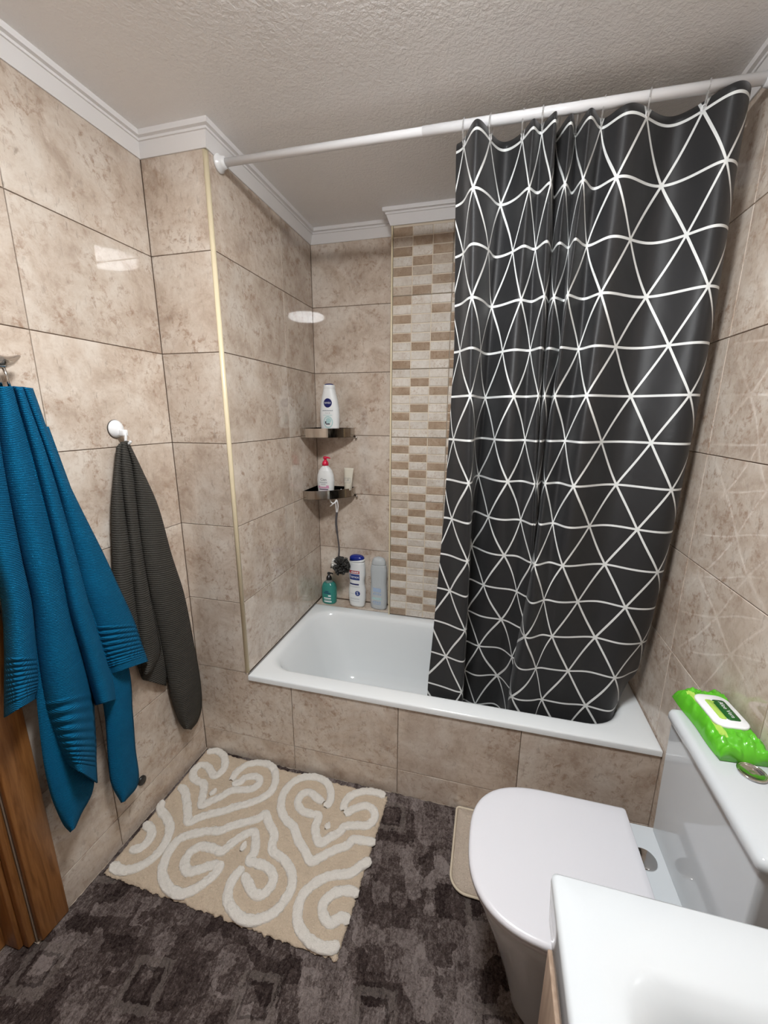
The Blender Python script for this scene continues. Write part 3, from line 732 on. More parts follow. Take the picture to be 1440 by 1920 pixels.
# ================================================================== TOWELS
def lobe(rows, xb, bulge, nu=15, nv=60, rib=None, power=0.75, thick=1.0, wob=0.0):
    """rows: (uL,vL,uR,vR) down the fold in photo pixels; the fold hangs on the plane x=xb and bulges into the room"""
    a = np.array(rows, float)
    t = np.linspace(0, 1, len(a)); tt = np.linspace(0, 1, nv)
    if len(a) > 2:
        sp_ = smoothpoly(a, 12); t2 = np.linspace(0, 1, len(sp_)); r = np.stack([np.interp(tt, t2, sp_[:, i]) for i in range(4)], 1)
    else: r = np.stack([np.interp(tt, t, a[:, i]) for i in range(4)], 1)
    V, UV = [], []
    for i in range(nv):
        for j in range(nu):
            s = j/(nu-1)
            u, v = r[i, 0]*(1-s)+r[i, 2]*s, r[i, 1]*(1-s)+r[i, 3]*s
            x0 = xb[0]*(1-tt[i])+xb[1]*tt[i] if isinstance(xb, tuple) else xb
            bl = bulge[0]*(1-tt[i])+bulge[1]*tt[i] if isinstance(bulge, tuple) else bulge
            x = x0 + bl*math.sin(math.pi*s)**power + wob*math.sin(tt[i]*9+s*4)
            if rib and rib[0] < tt[i] < rib[1]:
                x += 0.0034*math.sin((tt[i]-rib[0])/(rib[1]-rib[0])*2*math.pi*rib[2])
            p = at(u, v, x=x); V.append(p); UV.append((p[1], p[2]))
    i = np.arange(nv*nu).reshape(nv, nu)
    F = np.stack([i[:-1, :-1], i[1:, :-1], i[1:, 1:], i[:-1, 1:]], -1).reshape(-1, 4)
    return np.array(V), F, np.array(UV)
def towel(name, label, lobes, m, loc):
    V, F, U = [], [], []; o_ = 0
    for v, f, uv_ in lobes: V.append(v); F.append(f+o_); U.append(uv_); o_ += len(v)
    V = np.vstack(V)-np.array(loc); F = np.vstack(F); U = np.vstack(U)
    me = bpy.data.meshes.new(name); me.from_pydata(V.tolist(), [], F.tolist())
    ul = me.uv_layers.new(name='weave'); li = np.zeros(len(me.loops), int); me.loops.foreach_get('vertex_index', li)
    ul.data.foreach_set('uv', U[li].ravel())
    me.polygons.foreach_set('use_smooth', [True]*len(me.polygons)); me.materials.append(MATS[m])
    o = bpy.data.objects.new(name, me); C.objects.link(o); o.location = loc
    s = o.modifiers.new('solid', 'SOLIDIFY'); s.thickness = 0.004; s.offset = 0
    return tag(o, label, 'towel')
BL = [
 # back layers
 lobe([(20,760,60,760),(50,1000,120,1000),(64,1250,170,1250),(78,1400,176,1400),(94,1483,174,1478),(117,1540,152,1525),(133,1560,140,1552)], (0.062, 0.062), (0.01, 0.03), 13, 60),
 lobe([(60,800,90,800),(130,1050,180,1050),(176,1240,238,1240),(196,1334,248,1334),(203,1420,253,1401),(209,1468,259,1466),(228,1505,234,1502)], (0.058, 0.058), (0.01, 0.028), 13, 60),
 # front folds, left to right
 lobe([(-75,728,-10,726),(-60,900,8,870),(-20,1040,40,1040),(4,1131,60,1131),(9,1218,68,1218),(9,1290,72,1275),(9,1345,66,1310)], (0.060, 0.055), (0.035, 0.080), 17, 330, (0.70, 0.94, 10)),
 lobe([(-12,725,26,724),(6,870,62,862),(40,1040,109,1040),(60,1131,127,1131),(70,1230,155,1229),(84,1320,172,1300),(104,1385,179,1384),(120,1422,180,1430),(128,1432,182,1468)], (0.060, 0.060), (0.035, 0.085), 19, 360, (0.62, 0.91, 10)),
 lobe([(24,724,44,726),(62,862,92,862),(107,1040,142,1040),(130,1150,172,1150),(152,1225,196,1228),(168,1285,212,1275),(180,1322,217,1312)], (0.062, 0.066), (0.028, 0.062), 15, 120),
 lobe([(40,725,60,728),(90,862,116,880),(140,1040,194,1040),(156,1105,222,1101),(176,1165,250,1162),(196,1234,268,1215),(206,1264,277,1240)], (0.062, 0.062), (0.024, 0.045), 17, 330, (0.69, 0.93, 10)),
]
towel('bath_towel', 'teal blue bath towel with ribbed borders on the chrome hook beside the door', BL, 'towel_blue', (0.08, -0.56, 1.5))
GL = [
 lobe([(222,832,238,832),(222,1000,262,1000),(240,1180,306,1180),(262,1262,312,1255),(268,1274,311,1286)], (0.018, 0.018), (0.004, 0.010), 9, 40),
 lobe([(219,838,229,829),(213,900,227,880),(209,960,234,960),(211,1040,246,1040),(214,1110,252,1110),(226,1180,262,1180),(240,1230,272,1240)], (0.022, 0.020), (0.018, 0.038), 13, 60),
 lobe([(227,829,238,826),(226,880,246,862),(235,960,257,955),(244,1040,268,1040),(252,1120,282,1120),(258,1180,296,1190),(264,1240,300,1225),(268,1268,286,1258)], (0.024, 0.022), (0.018, 0.036), 13, 60),
 lobe([(234,826,240,828),(246,870,267,884),(257,950,296,950),(268,1040,321,1040),(281,1112,344,1112),(296,1180,361,1196),(310,1250,374,1268),(319,1300,378,1320),(334,1348,371,1350),(345,1366,358,1368)], (0.022, 0.016), (0.020, 0.055), 17, 100),
]
towel('hand_towel', 'dark grey towel hanging from the white suction hook', GL, 'towel_grey', (0.03, -0.22, 1.4))

# chrome hook for the blue towel
hk = thing('towel_hook', 'chrome winged towel hook at the left edge above the blue towel', 'hook', (0.0, -0.60, 1.60))
def hp(x, y, z): return (x, y+0.60, z-1.60)
obj('wall_plate', *tube([hp(0.001, -0.572, 1.632), hp(0.010, -0.572, 1.632), hp(0.014, -0.572, 1.632)], [0.030, 0.029, 0.022], 28), 'chrome', hk, True)
wing = smoothpoly([hp(0.045, -0.665, 1.640), hp(0.054, -0.632, 1.618), hp(0.057, -0.600, 1.610), hp(0.057, -0.572, 1.612), hp(0.054, -0.548, 1.618), hp(0.050, -0.522, 1.632)], 6)
rr = list(np.interp(np.linspace(0, 1, len(wing)), [0, 0.3, 0.6, 0.8, 1], [0.003, 0.010, 0.016, 0.011, 0.003]))
obj('wing', *tube(wing, rr, 14), 'chrome', hk, True)
obj('stem', *tube([hp(0.010, -0.574, 1.630), hp(0.055, -0.580, 1.614)], 0.009, 12), 'chrome', hk, True)
for yy in (-0.588, -0.571):
    obj('prong', *tube([hp(0.060, yy, 1.612), hp(0.067, yy, 1.58), hp(0.070, yy, 1.548)], 0.0036, 10), 'chrome', hk, True)

# suction hook of the grey towel
HY, HZ = -0.2400, 1.4480
sh_ = thing('suction_hook', 'white round suction hook on the left wall tiles', 'hook', (0.0, HY, HZ))
def disc(prof, n=28): return loft([[(d, r*math.cos(t), r*math.sin(t)) for t in np.linspace(0, 2*math.pi, n, endpoint=False)] for d, r in prof])
obj('rubber_cup', *disc([(0.0005, 0.029), (0.003, 0.0295), (0.004, 0.026)]), 'rubber', sh_, True)
obj('dome', *disc([(0.003, 0.0285), (0.006, 0.028), (0.010, 0.0245), (0.0150, 0.019), (0.018, 0.012), (0.019, 0.001)]), 'white_plastic', sh_, True)
box('hook_body', 0.014, 0.036, 0.004-0.008, 0.004+0.010, -0.022, -0.002, 'white_plastic', sh_, 0.003)
arm = smoothpoly([(0.034, 0.004, -0.010), (0.035, 0.003, -0.026), (0.034, 0.002, -0.040), (0.044, 0.003, -0.046), (0.052, 0.004, -0.038)], 5)
obj('hook_arm', *tube(arm, 0.0042, 8), 'white_plastic', sh_, True)

# black pipe cap low on the left wall
pc = obj('pipe_cap', *disc([(0.0, 0.017), (0.006, 0.017), (0.009, 0.014), (0.0095, 0.001)], 24), 'black_plastic', None, True, (0.0, -0.343, 0.172))
tag(pc, 'small black round cap low on the left wall behind the blue towel', 'cap')

# ================================================================== CORNER SHELVES
def shelf(z0, label, hook=False):
    """triangular chrome corner basket; local origin in the corner of the two walls"""
    s = thing('corner_shelf', label, 'shelf', (P, D, z0), 0, 'chrome corner shelves in the alcove')
    a, b2 = 0.198, 0.220
    front = smoothpoly([(0.001, -a), (0.035, -a+0.002), (0.080, -a+0.022), (0.128, -a+0.052), (0.172, -a+0.094), (0.205, -a+0.136), (b2, -a+0.165), (b2, -0.001)], 5)
    loop = [(0.001, -0.001)] + [tuple(p) for p in front]
    def ring(sc, z): return [(0.001+(x-0.001)*sc, -0.001+(y+0.001)*sc, z) for x, y in loop]
    obj('tray', *loft([ring(1, 0.0), ring(1, 0.0025)]), 'dark_chrome', s)
    out, inn = ring(1, 0.0), ring(0.975, 0.0)
    hgt = 0.046; n_ = len(loop); v = []
    for r, z in ((out, 0.0), (out, hgt), (inn, hgt), (inn, 0.003)): v += [(x, y, z) for x, y, _ in r]
    f = []
    for k in range(3):
        for j in range(n_):
            q = (j+1) % n_; f.append((k*n_+j, k*n_+q, (k+1)*n_+q, (k+1)*n_+j))
    obj('rim', v, f, 'dark_chrome', s)
    for (x, y, rx) in ((0.005, -0.14, 1), (0.14, -0.005, 0)):
        c = [(0.004, 0.0), (0.0065, 0.003), (0.004, 0.006)]
        if rx: obj('screw_cap', *loft([[(x+d, y+r*math.cos(t), 0.026+r*math.sin(t)) for t in np.linspace(0, 6.283, 12, endpoint=False)] for r, d in c]), 'white_plastic', s, True)
        else: obj('screw_cap', *loft([[(x+r*math.cos(t), y-d, 0.026+r*math.sin(t)) for t in np.linspace(0, 6.283, 12, endpoint=False)] for r, d in c]), 'white_plastic', s, True)
    # peg at the end by the back wall
    obj('peg', *tube([(b2+0.001, -0.004, 0.004), (b2+0.011, -0.012, -0.002), (b2+0.014, -0.02, -0.002)], 0.006, 10), 'chrome', s, True)
    return s
Z1, Z2 = 1.383, 1.066
shelf(Z1, 'upper chrome corner shelf carrying the tall white bottle')
shelf(Z2, 'lower chrome corner shelf carrying the red pump bottle and a tube')

# ================================================================== BOTTLES
def face_cam(x, y): return math.atan2(CAM[0]-x, -(CAM[1]-y))*1.0
class Bottle:
    """bottle with super-elliptic section; profile rows are (z, half width, half depth)"""
    def __init__(self, name, label, loc, prof, m, rz=0.0, e=2.4):
        self.t = thing(name, label, 'bottle', loc, rz); self.prof = np.array(prof, float); self.e = e
        zs = np.linspace(self.prof[0, 0], self.prof[-1, 0], 46)
        zs = np.unique(np.r_[zs, self.prof[:, 0]])
        rings = [ell(self.a(z), self.b(z), z, 40, e) for z in zs]
        obj('body', *loft(rings), m, self.t, True)
    def a(self, z): return float(np.interp(z, self.prof[:, 0], self.prof[:, 1]))
    def b(self, z): return float(np.interp(z, self.prof[:, 0], self.prof[:, 2]))
    def wrap(self, p, off=0.0004):
        x, z = p; a, b_ = self.a(z), self.b(z)
        q = max(0.0, 1-abs(x/a)**self.e)
        return (x, -b_*q**(1/self.e)-off, z)
    def text(self, s, size, x, z, m, name='lettering', off=0.0006, sx=1.0):
        v, f = text_mesh(s, size)
        v = [self.wrap((p[0]*sx+x, p[1]+z), off) for p in v]
        return obj(name, v, f, m, self.t)
    def patch(self, name, x0, x1, z0, z1, m, off=0.0003, nx=12, nz=8):
        v = [self.wrap((x0+(x1-x0)*i/nx, z0+(z1-z0)*j/nz), off) for j in range(nz+1) for i in range(nx+1)]
        f = [(j*(nx+1)+i, j*(nx+1)+i+1, (j+1)*(nx+1)+i+1, (j+1)*(nx+1)+i) for j in range(nz) for i in range(nx)]
        return obj(name, v, f, m, self.t, True)
    def words(self, x0, x1, z, h, m, n=6, off=0.0006):
        """a line of print too small to read: a row of letter-sized strokes"""
        V, F = [], []; st = (x1-x0)/n
        for i in range(n):
            a, b_ = x0+i*st, x0+(i+0.72)*st; o_ = len(V)
            V += [self.wrap(p, off) for p in ((a, z-h/2), (b_, z-h/2), (b_, z+h/2*(0.7+0.3*(i % 2))), (a, z+h/2*(0.7+0.3*(i % 2))))]
            F.append((o_, o_+1, o_+2, o_+3))
        return obj('fine_print', V, F, m, self.t)
    def disc(self, name, x, z, rx, rz, m, off=0.0003, n=28, r0=0.0):
        k = 5; v = []
        for i in range(k+1):
            q = r0+(1-r0)*i/k
            for t in np.linspace(0, 2*math.pi, n, endpoint=False): v.append(self.wrap((x+rx*q*math.cos(t), z+rz*q*math.sin(t)), off))
        f = [(i*n+j, i*n+(j+1) % n, (i+1)*n+(j+1) % n, (i+1)*n+j) for i in range(k) for j in range(n)]
        return obj(name, v, f, m, self.t, True)
mat('print_navy', (0.004, 0.008, 0.11), 0.35); mat('print_white', (0.85, 0.86, 0.87), 0.35); mat('print_grey', (0.30, 0.33, 0.36), 0.4)
mat('print_teal', (0.42, 0.62, 0.62), 0.4); mat('print_dark', (0.03, 0.03, 0.05), 0.4); mat('print_pink', (0.62, 0.30, 0.44), 0.4)
mat('print_purple', (0.09, 0.02, 0.08), 0.4); mat('print_red', (0.42, 0.035, 0.05), 0.35); mat('print_blue', (0.010, 0.035, 0.20), 0.35)
mat('pump_red', (0.62, 0.012, 0.055), 0.3); mat('cap_blue', (0.006, 0.02, 0.22), 0.25); mat('tube_cream', (0.66, 0.62, 0.52), 0.4)
mat('bottle_white', (0.78, 0.80, 0.80), 0.25); mat('print_paleblue', (0.36, 0.46, 0.62), 0.4)
mat('gel_green', (0.07, 0.42, 0.36), 0.12, Transmission_Weight=0.45, IOR=1.35)
mat('frosted', (0.62, 0.66, 0.68), 0.28, Transmission_Weight=0.25, IOR=1.3)
mat('clear_neck', (0.75, 0.85, 0.83), 0.08, Transmission_Weight=0.8, IOR=1.35)

b1 = Bottle('shower_gel_bottle', 'tall white bottle with round navy emblem standing on the upper shelf', (0.368, 0.688, Z1+0.003),
    [(0, 0.037, 0.020), (0.004, 0.041, 0.023), (0.05, 0.050, 0.028), (0.10, 0.053, 0.030), (0.14, 0.051, 0.030), (0.18, 0.044, 0.029), (0.215, 0.035, 0.027), (0.235, 0.030, 0.026), (0.238, 0.0295, 0.0255), (0.239, 0.030, 0.026), (0.255, 0.0285, 0.025), (0.256, 0.026, 0.023)], 'bottle_white', -0.10)
obj('cap', *loft([ell(0.024, 0.021, 0.256, 24), ell(0.022, 0.019, 0.2605, 24), ell(0.014, 0.012, 0.2625, 24)]), 'print_navy', b1.t, True)
b1.disc('emblem', 0.004, 0.168, 0.0225, 0.0225, 'print_navy')
b1.text('NIVEA', 0.0125, 0.004, 0.168, 'print_white', off=0.0009)
b1.words(-0.026, 0.032, 0.131, 0.0055, 'print_grey', 10)
b1.text('Care &', 0.0095, 0.003, 0.119, 'print_grey')
b1.words(-0.022, 0.028, 0.108, 0.0040, 'print_teal', 11)
b1.disc('picture_ring', 0.004, 0.074, 0.026, 0.030, 'print_teal', 0.0003, 28, 0.80)
b1.disc('picture_drop', 0.006, 0.081, 0.015, 0.014, 'print_teal', 0.0005)
b1.patch('picture_leaf', -0.013, -0.006, 0.066, 0.078, 'print_dark', 0.0007, 4, 4)
b1.patch('picture_leaf', -0.008, 0.014, 0.062, 0.067, 'print_dark', 0.0007, 6, 3)

def pump(t, z, m, s=1.0, turn=0.5):
    obj('pump_collar', *lathe([(0.0165*s, z), (0.0165*s, z+0.012*s), (0.012*s, z+0.022*s), (0.007*s, z+0.026*s), (0.006*s, z+0.034*s)], 20), m, t, True)
    obj('pump_head', *lathe([(0.009*s, z+0.033*s), (0.0105*s, z+0.036*s), (0.0095*s, z+0.044*s), (0.004*s, z+0.046*s)], 18), m, t, True)
    p0 = Vector((0, 0, z+0.040*s)); d = Vector((math.cos(turn), math.sin(turn), 0))
    obj('pump_spout', *tube([p0, p0+d*0.016*s, p0+d*0.026*s+Vector((0, 0, -0.004*s))], [0.005*s, 0.0045*s, 0.0032*s], 10), m, t, True)
b2 = Bottle('lotion_bottle', 'white oval bottle with red pump standing on the lower shelf', (0.334, 0.692, Z2+0.003),
    [(0, 0.038, 0.022), (0.004, 0.041, 0.025), (0.05, 0.046, 0.028), (0.085, 0.048, 0.029), (0.115, 0.045, 0.028), (0.140, 0.036, 0.025), (0.155, 0.024, 0.020), (0.161, 0.017, 0.016), (0.166, 0.016, 0.015)], 'bottle_white', -0.10)
pump(b2.t, 0.166, 'pump_red', 1.05, 0.15)
b2.text('Cien', 0.019, 0.001, 0.094, 'print_dark'); b2.words(-0.022, 0.023, 0.079, 0.0050, 'print_grey', 11); b2.words(-0.013, 0.014, 0.069, 0.0042, 'print_grey', 7)
b2.patch('pink_band', -0.031, 0.031, 0.048, 0.056, 'print_pink'); b2.patch('pink_leaf', 0.016, 0.030, 0.056, 0.064, 'print_pink'); b2.patch('pink_leaf', -0.030, -0.022, 0.055, 0.061, 'print_pink')
b2.patch('purple_bar', -0.026, 0.026, 0.0395, 0.0445, 'print_purple'); b2.patch('fine_print', -0.022, 0.022, 0.0300, 0.0316, 'print_grey')

tb = thing('cream_tube', 'small cream coloured tube on its cap on the lower shelf', 'tube', (0.4425, 0.734, Z2+0.003), -0.12)
lean = 0.10
def sh2(r, z, dx=0): return [(p[0]+dx+lean*z*0.5, p[1], z) for p in r]
rings = []
for z, a, b_ in ((0.030, 0.017, 0.016), (0.034, 0.0205, 0.0195), (0.08, 0.0235, 0.014), (0.12, 0.026, 0.007), (0.142, 0.0275, 0.0022), (0.152, 0.028, 0.0018)): rings.append(sh2(ell(a, b_, z, 28), z))
obj('body', *loft(rings), 'tube_cream', tb, True)
obj('cap', *loft([sh2(ell(0.015, 0.015, 0.0, 24), 0.0), sh2(ell(0.017, 0.017, 0.003, 24), 0.003), sh2(ell(0.018, 0.018, 0.030, 24), 0.030)]), 'tube_cream', tb, True)
v, f = text_mesh('LR', 0.017); obj('lettering', [(p[0]+0.006, -0.0155-0.0001, p[1]+0.088) for p in v], f, 'print_grey', tb)
fr = join(*[boxv(x0, x1, -0.0158, -0.0150, z0, z1) for x0, x1, z0, z1 in ((-0.012, -0.011, 0.074, 0.101), (0.021, 0.022, 0.074, 0.101), (-0.012, 0.022, 0.074, 0.075), (-0.012, 0.022, 0.100, 0.101))])
obj('printed_frame', *fr, 'print_grey', tb)

# bottles on the ledge
LZ = RIM+0.0012
b3 = Bottle('hand_soap_bottle', 'green liquid soap bottle with black pump in the ledge corner', (0.3215, 0.728, LZ),
    [(0, 0.036, 0.028), (0.005, 0.041, 0.031), (0.05, 0.044, 0.033), (0.095, 0.043, 0.033), (0.115, 0.038, 0.031), (0.128, 0.026, 0.024)], 'gel_green', -0.08)
obj('shoulder', *lathe([(0.026, 0.127), (0.020, 0.134), (0.014, 0.137), (0.0135, 0.142)], 24), 'clear_neck', b3.t, True)
pump(b3.t, 0.141, 'black_plastic', 0.95, 0.2)
b3.patch('dark_label', -0.020, 0.022, 0.066, 0.071, 'print_navy'); b3.words(-0.010, 0.012, 0.079, 0.0075, 'print_navy', 4)
b3.patch('white_text_block', 0.008, 0.024, 0.049, 0.057, 'print_white'); b3.patch('white_text_block', -0.020, 0.024, 0.033, 0.040, 'print_white')
b3.patch('white_text_block', -0.018, 0.022, 0.026, 0.028, 'print_white'); b3.patch('white_text_block', -0.020, 0.026, 0.013, 0.020, 'print_white')

b4 = Bottle('shower_cream_bottle', 'white wavy bottle with slanted dark blue cap on the ledge', (0.492, 0.729, LZ),
    [(0, 0.038, 0.022), (0.006, 0.044, 0.026), (0.05, 0.050, 0.029), (0.10, 0.0505, 0.030), (0.135, 0.0440, 0.029), (0.155, 0.0430, 0.029), (0.19, 0.049, 0.030), (0.23, 0.049, 0.030), (0.262, 0.0455, 0.029), (0.268, 0.045, 0.0285)], 'bottle_white', -0.10)
# slanted cap: white wedge below, blue above
cut = lambda x: 0.274+0.16*x
def capring(z, k): return [(p[0]*k, p[1]*k, z) for p in ell(0.045, 0.0285, 0, 40, 2.4)]
lo_ = [(p[0], p[1], 0.268) for p in ell(0.045, 0.0285, 0, 40, 2.4)]
hi_ = [(p[0]*0.97, p[1]*0.97, cut(p[0])+0.004) for p in ell(0.045, 0.0285, 0, 40, 2.4)]
obj('cap_base', *loft([lo_, hi_]), 'bottle_white', b4.t, True)
obj('cap', *loft([hi_, [(p[0]*0.93, p[1]*0.93, max(0.292, cut(p[0])+0.008)) for p in ell(0.045, 0.0285, 0, 40, 2.4)], capring(0.300, 0.78), capring(0.305, 0.45)]), 'cap_blue', b4.t, True)
b4.patch('red_label', -0.036, 0.026, 0.204, 0.221, 'print_red'); b4.words(-0.024, 0.022, 0.2125, 0.0085, 'print_white', 6, 0.0008)
b4.patch('blue_label', -0.036, 0.026, 0.166, 0.200, 'print_blue'); b4.text('Sanex', 0.024, -0.005, 0.185, 'print_white', off=0.0008)
b4.patch('navy_bar', -0.036, 0.022, 0.136, 0.144, 'print_navy'); b4.patch('fine_print', -0.036, 0.026, 0.127, 0.1285, 'print_grey'); b4.patch('fine_print', -0.036, 0.028, 0.122, 0.1233, 'print_grey')
b4.disc('emblem', 0.014, 0.087, 0.0145, 0.0155, 'print_blue'); b4.text('S', 0.026, 0.014, 0.087, 'print_white', off=0.0008)
for z in (0.082, 0.054, 0.050, 0.036): b4.patch('fine_print', -0.032, 0.024 if z < 0.06 else -0.004, z, z+0.0013, 'print_grey')

b5 = Bottle('shampoo_bottle', 'translucent frosted bottle beside the mosaic on the ledge', (0.6185, 0.731, LZ),
    [(0, 0.040, 0.024), (0.006, 0.046, 0.027), (0.05, 0.049, 0.030), (0.10, 0.0475, 0.030), (0.15, 0.0445, 0.029), (0.19, 0.046, 0.029), (0.23, 0.0475, 0.029), (0.256, 0.043, 0.027), (0.262, 0.040, 0.026)], 'frosted', -0.12)
obj('cap', *loft([ell(0.041, 0.0265, 0.262, 32, 2.3), ell(0.041, 0.0265, 0.266, 32, 2.3), ell(0.037, 0.025, 0.285, 32), ell(0.030, 0.021, 0.297, 32), ell(0.014, 0.010, 0.303, 32)]), 'frosted', b5.t, True)
b5.patch('pale_label', -0.024, 0.024, 0.107, 0.131, 'print_paleblue'); b5.words(-0.022, 0.028, 0.096, 0.012, 'print_paleblue', 5)
b5.patch('pale_label', -0.028, 0.026, 0.062, 0.074, 'print_teal'); b5.words(-0.026, 0.026, 0.047, 0.013, 'print_paleblue', 4); b5.patch('fine_print', -0.024, 0.024, 0.032, 0.036, 'print_paleblue')

# ================================================================== LOOFAH
lf = thing('shower_puff', 'dark grey mesh shower puff hanging on a cord below the lower shelf', 'shower puff', (0.4165, 0.668, 0.690))
mat('puff_mesh', (0.035, 0.034, 0.031), 0.7); mat('puff_white', (0.75, 0.74, 0.70), 0.8); mat('cord_grey', (0.075, 0.068, 0.072), 0.7)
prng = random.Random(8)
V, F = [], []
for k in range(46):                                     # ruffled petals of netting around a centre
    th, ph = prng.uniform(0, 6.283), math.acos(prng.uniform(-1, 1))
    d = Vector((math.sin(ph)*math.cos(th), math.sin(ph)*math.sin(th)*0.8, math.cos(ph)))
    a = d.orthogonal().normalized(); b_ = d.cross(a); tw = prng.uniform(0, 6.283)
    a, b_ = a*math.cos(tw)+b_*math.sin(tw), b_*math.cos(tw)-a*math.sin(tw)
    R0 = prng.uniform(0.040, 0.054); o_ = len(V); nu, nv = 9, 4
    for j in range(nv):
        for i in range(nu):
            s = i/(nu-1)-0.5; h = j/(nv-1)
            p = d*(R0*(0.25+0.75*h)-0.5*s*s*0.03) + a*s*0.05*(0.4+h) + b_*(0.010*math.sin(s*14+k)*h)
            V.append(tuple(p))
    F += [(o_+j*nu+i, o_+j*nu+i+1, o_+(j+1)*nu+i+1, o_+(j+1)*nu+i) for j in range(nv-1) for i in range(nu-1)]
o = obj('netting', V, F, 'puff_mesh', lf, True); s = o.modifiers.new('solid', 'SOLIDIFY'); s.thickness = 0.0012
V, F = [], []
for k in range(10):
    o_ = len(V); d = Vector((-0.82, -0.25, 0.25+0.3*math.sin(k*2.1))).normalized(); a = Vector((0, 0, 1)); b_ = d.cross(a)
    for j in range(4):
        for i in range(7):
            s = i/6-0.5; h = j/3; p = d*(0.022+0.026*h)+a*s*0.030+b_*(0.006*math.sin(s*12+k*1.3)+(k-5)*0.004*h); V.append(tuple(p))
    F += [(o_+j*7+i, o_+j*7+i+1, o_+(j+1)*7+i+1, o_+(j+1)*7+i) for j in range(3) for i in range(6)]
o = obj('white_netting', V, F, 'puff_white', lf, True); s = o.modifiers.new('solid', 'SOLIDIFY'); s.thickness = 0.001
cordp = smoothpoly([(-0.012, 0.0, 0.035), (-0.006, 0.0, 0.10), (-0.016, -0.002, 0.20), (-0.020, 0.0, 0.25), (-0.014, 0.0, 0.300)], 8)
obj('cord', *tube(cordp, [0.0045+0.0016*(i > 14) for i in range(len(cordp))], 8), 'cord_grey', lf, True)
hkp = smoothpoly([(-0.016, 0.0, 0.295), (-0.018, -0.001, 0.335), (-0.020, -0.004, 0.362), (-0.010, -0.006, 0.366), (-0.006, -0.002, 0.335), (-0.011, 0.0, 0.300)], 6)
obj('hanging_loop', *tube(hkp, 0.0026, 8), 'white_plastic', lf, True)
clp = smoothpoly([(-0.050, -0.006, 0.370), (-0.040, -0.008, 0.352), (-0.022, -0.008, 0.352), (-0.010, -0.006, 0.366)], 5)
obj('hook_clip', *tube(clp, 0.0034, 8), 'white_plastic', lf, True)
obj('hook_clip', *tube([(-0.048, -0.010, 0.332), (-0.030, -0.009, 0.348), (-0.014, -0.007, 0.362)], 0.0032, 8), 'white_plastic', lf, True)

# ================================================================== TOILET
TY = -0.467
tt_ = thing('toilet', 'white close coupled toilet with closed lid against the right wall', 'toilet', (1.5, TY, 0.0))
def dsh(front, back, hw, z, a=0.22, e=2.7, n=36, ro=0.006):
    """D-shaped loop: straight back, round front (towards -x)"""
    pts = []
    cxx = front+a
    for t in np.linspace(-math.pi/2, math.pi/2, n):
        c, s = math.cos(t), math.sin(t)
        pts.append((cxx-a*abs(c)**(2/e), hw*math.copysign(abs(s)**(2/e), s), z))
    for (x, y) in ((back-ro, hw), (back-ro*0.3, hw-ro*0.3), (back, hw-ro), (back, -hw+ro), (back-ro*0.3, -hw+ro*0.3), (back-ro, -hw)): pts.append((x, y, z))
    return [(x-1.5, y, z) for x, y, z in pts]
obj('bowl', *loft([dsh(1.315, 1.77, 0.118, 0.0093), dsh(1.312, 1.77, 0.121, 0.03), dsh(1.290, 1.772, 0.132, 0.12), dsh(1.255, 1.775, 0.150, 0.24), dsh(1.222, 1.78, 0.170, 0.34), dsh(1.208, 1.784, 0.180, 0.385), dsh(1.206, 1.785, 0.183, 0.408), dsh(1.210, 1.782, 0.179, 0.415)]), 'porcelain', tt_, True).modifiers.new('es', 'EDGE_SPLIT').split_angle = 0.9
obj('seat', *loft([dsh(1.196, 1.592, 0.184, 0.4165), dsh(1.193, 1.594, 0.187, 0.420), dsh(1.193, 1.594, 0.187, 0.4285), dsh(1.197, 1.592, 0.183, 0.431)]), 'seat_plastic', tt_, True).modifiers.new('es', 'EDGE_SPLIT').split_angle = 0.9
obj('lid', *loft([dsh(1.192, 1.596, 0.187, 0.4325), dsh(1.188, 1.598, 0.190, 0.436), dsh(1.188, 1.598, 0.190, 0.445), dsh(1.191, 1.597, 0.188, 0.4495), dsh(1.197, 1.595, 0.182, 0.4515), dsh(1.22, 1.58, 0.16, 0.4520)]), 'seat_plastic', tt_, True).modifiers.new('es', 'EDGE_SPLIT').split_angle = 0.9
for s in (-1, 1):
    obj('hinge_cap', *lathe([(0.028, 0.415), (0.028, 0.418), (0.026, 0.4195), (0.004, 0.420)], 28, cx=0.116, cy=s*0.082), 'chrome', tt_, True)
def rloop(x0, x1, y0, y1, r, z): return [(x-1.5, y-TY, zz) for x, y, zz in rrect(x0, x1, y0, y1, r, z, 6)]
TK0, TK1 = -0.658, -0.282
obj('tank', *loft([rloop(1.664, 1.785, TK0+0.006, TK1-0.004, 0.012, 0.4155), rloop(1.661, 1.785, TK0+0.004, TK1-0.002, 0.012, 0.60), rloop(1.660, 1.785, TK0+0.003, TK1-0.001, 0.012, 0.757)]), 'porcelain', tt_, True).modifiers.new('es', 'EDGE_SPLIT').split_angle = 0.9
obj('tank_lid', *loft([rloop(1.655, 1.786, TK0-0.001, TK1+0.003, 0.014, 0.7585), rloop(1.651, 1.786, TK0-0.003, TK1+0.005, 0.016, 0.763), rloop(1.651, 1.786, TK0-0.003, TK1+0.005, 0.016, 0.774), rloop(1.655, 1.785, TK0, TK1+0.002, 0.014, 0.7815), rloop(1.664, 1.784, TK0+0.008, TK1-0.006, 0.01, 0.785)]), 'porcelain', tt_, True).modifiers.new('es', 'EDGE_SPLIT').split_angle = 0.9
obj('flush_button', *lathe([(0.024, 0.7845), (0.024, 0.788), (0.021, 0.790), (0.020, 0.7885), (0.004, 0.7885)], 32, cx=0.2385, cy=0.006), 'chrome', tt_, True)
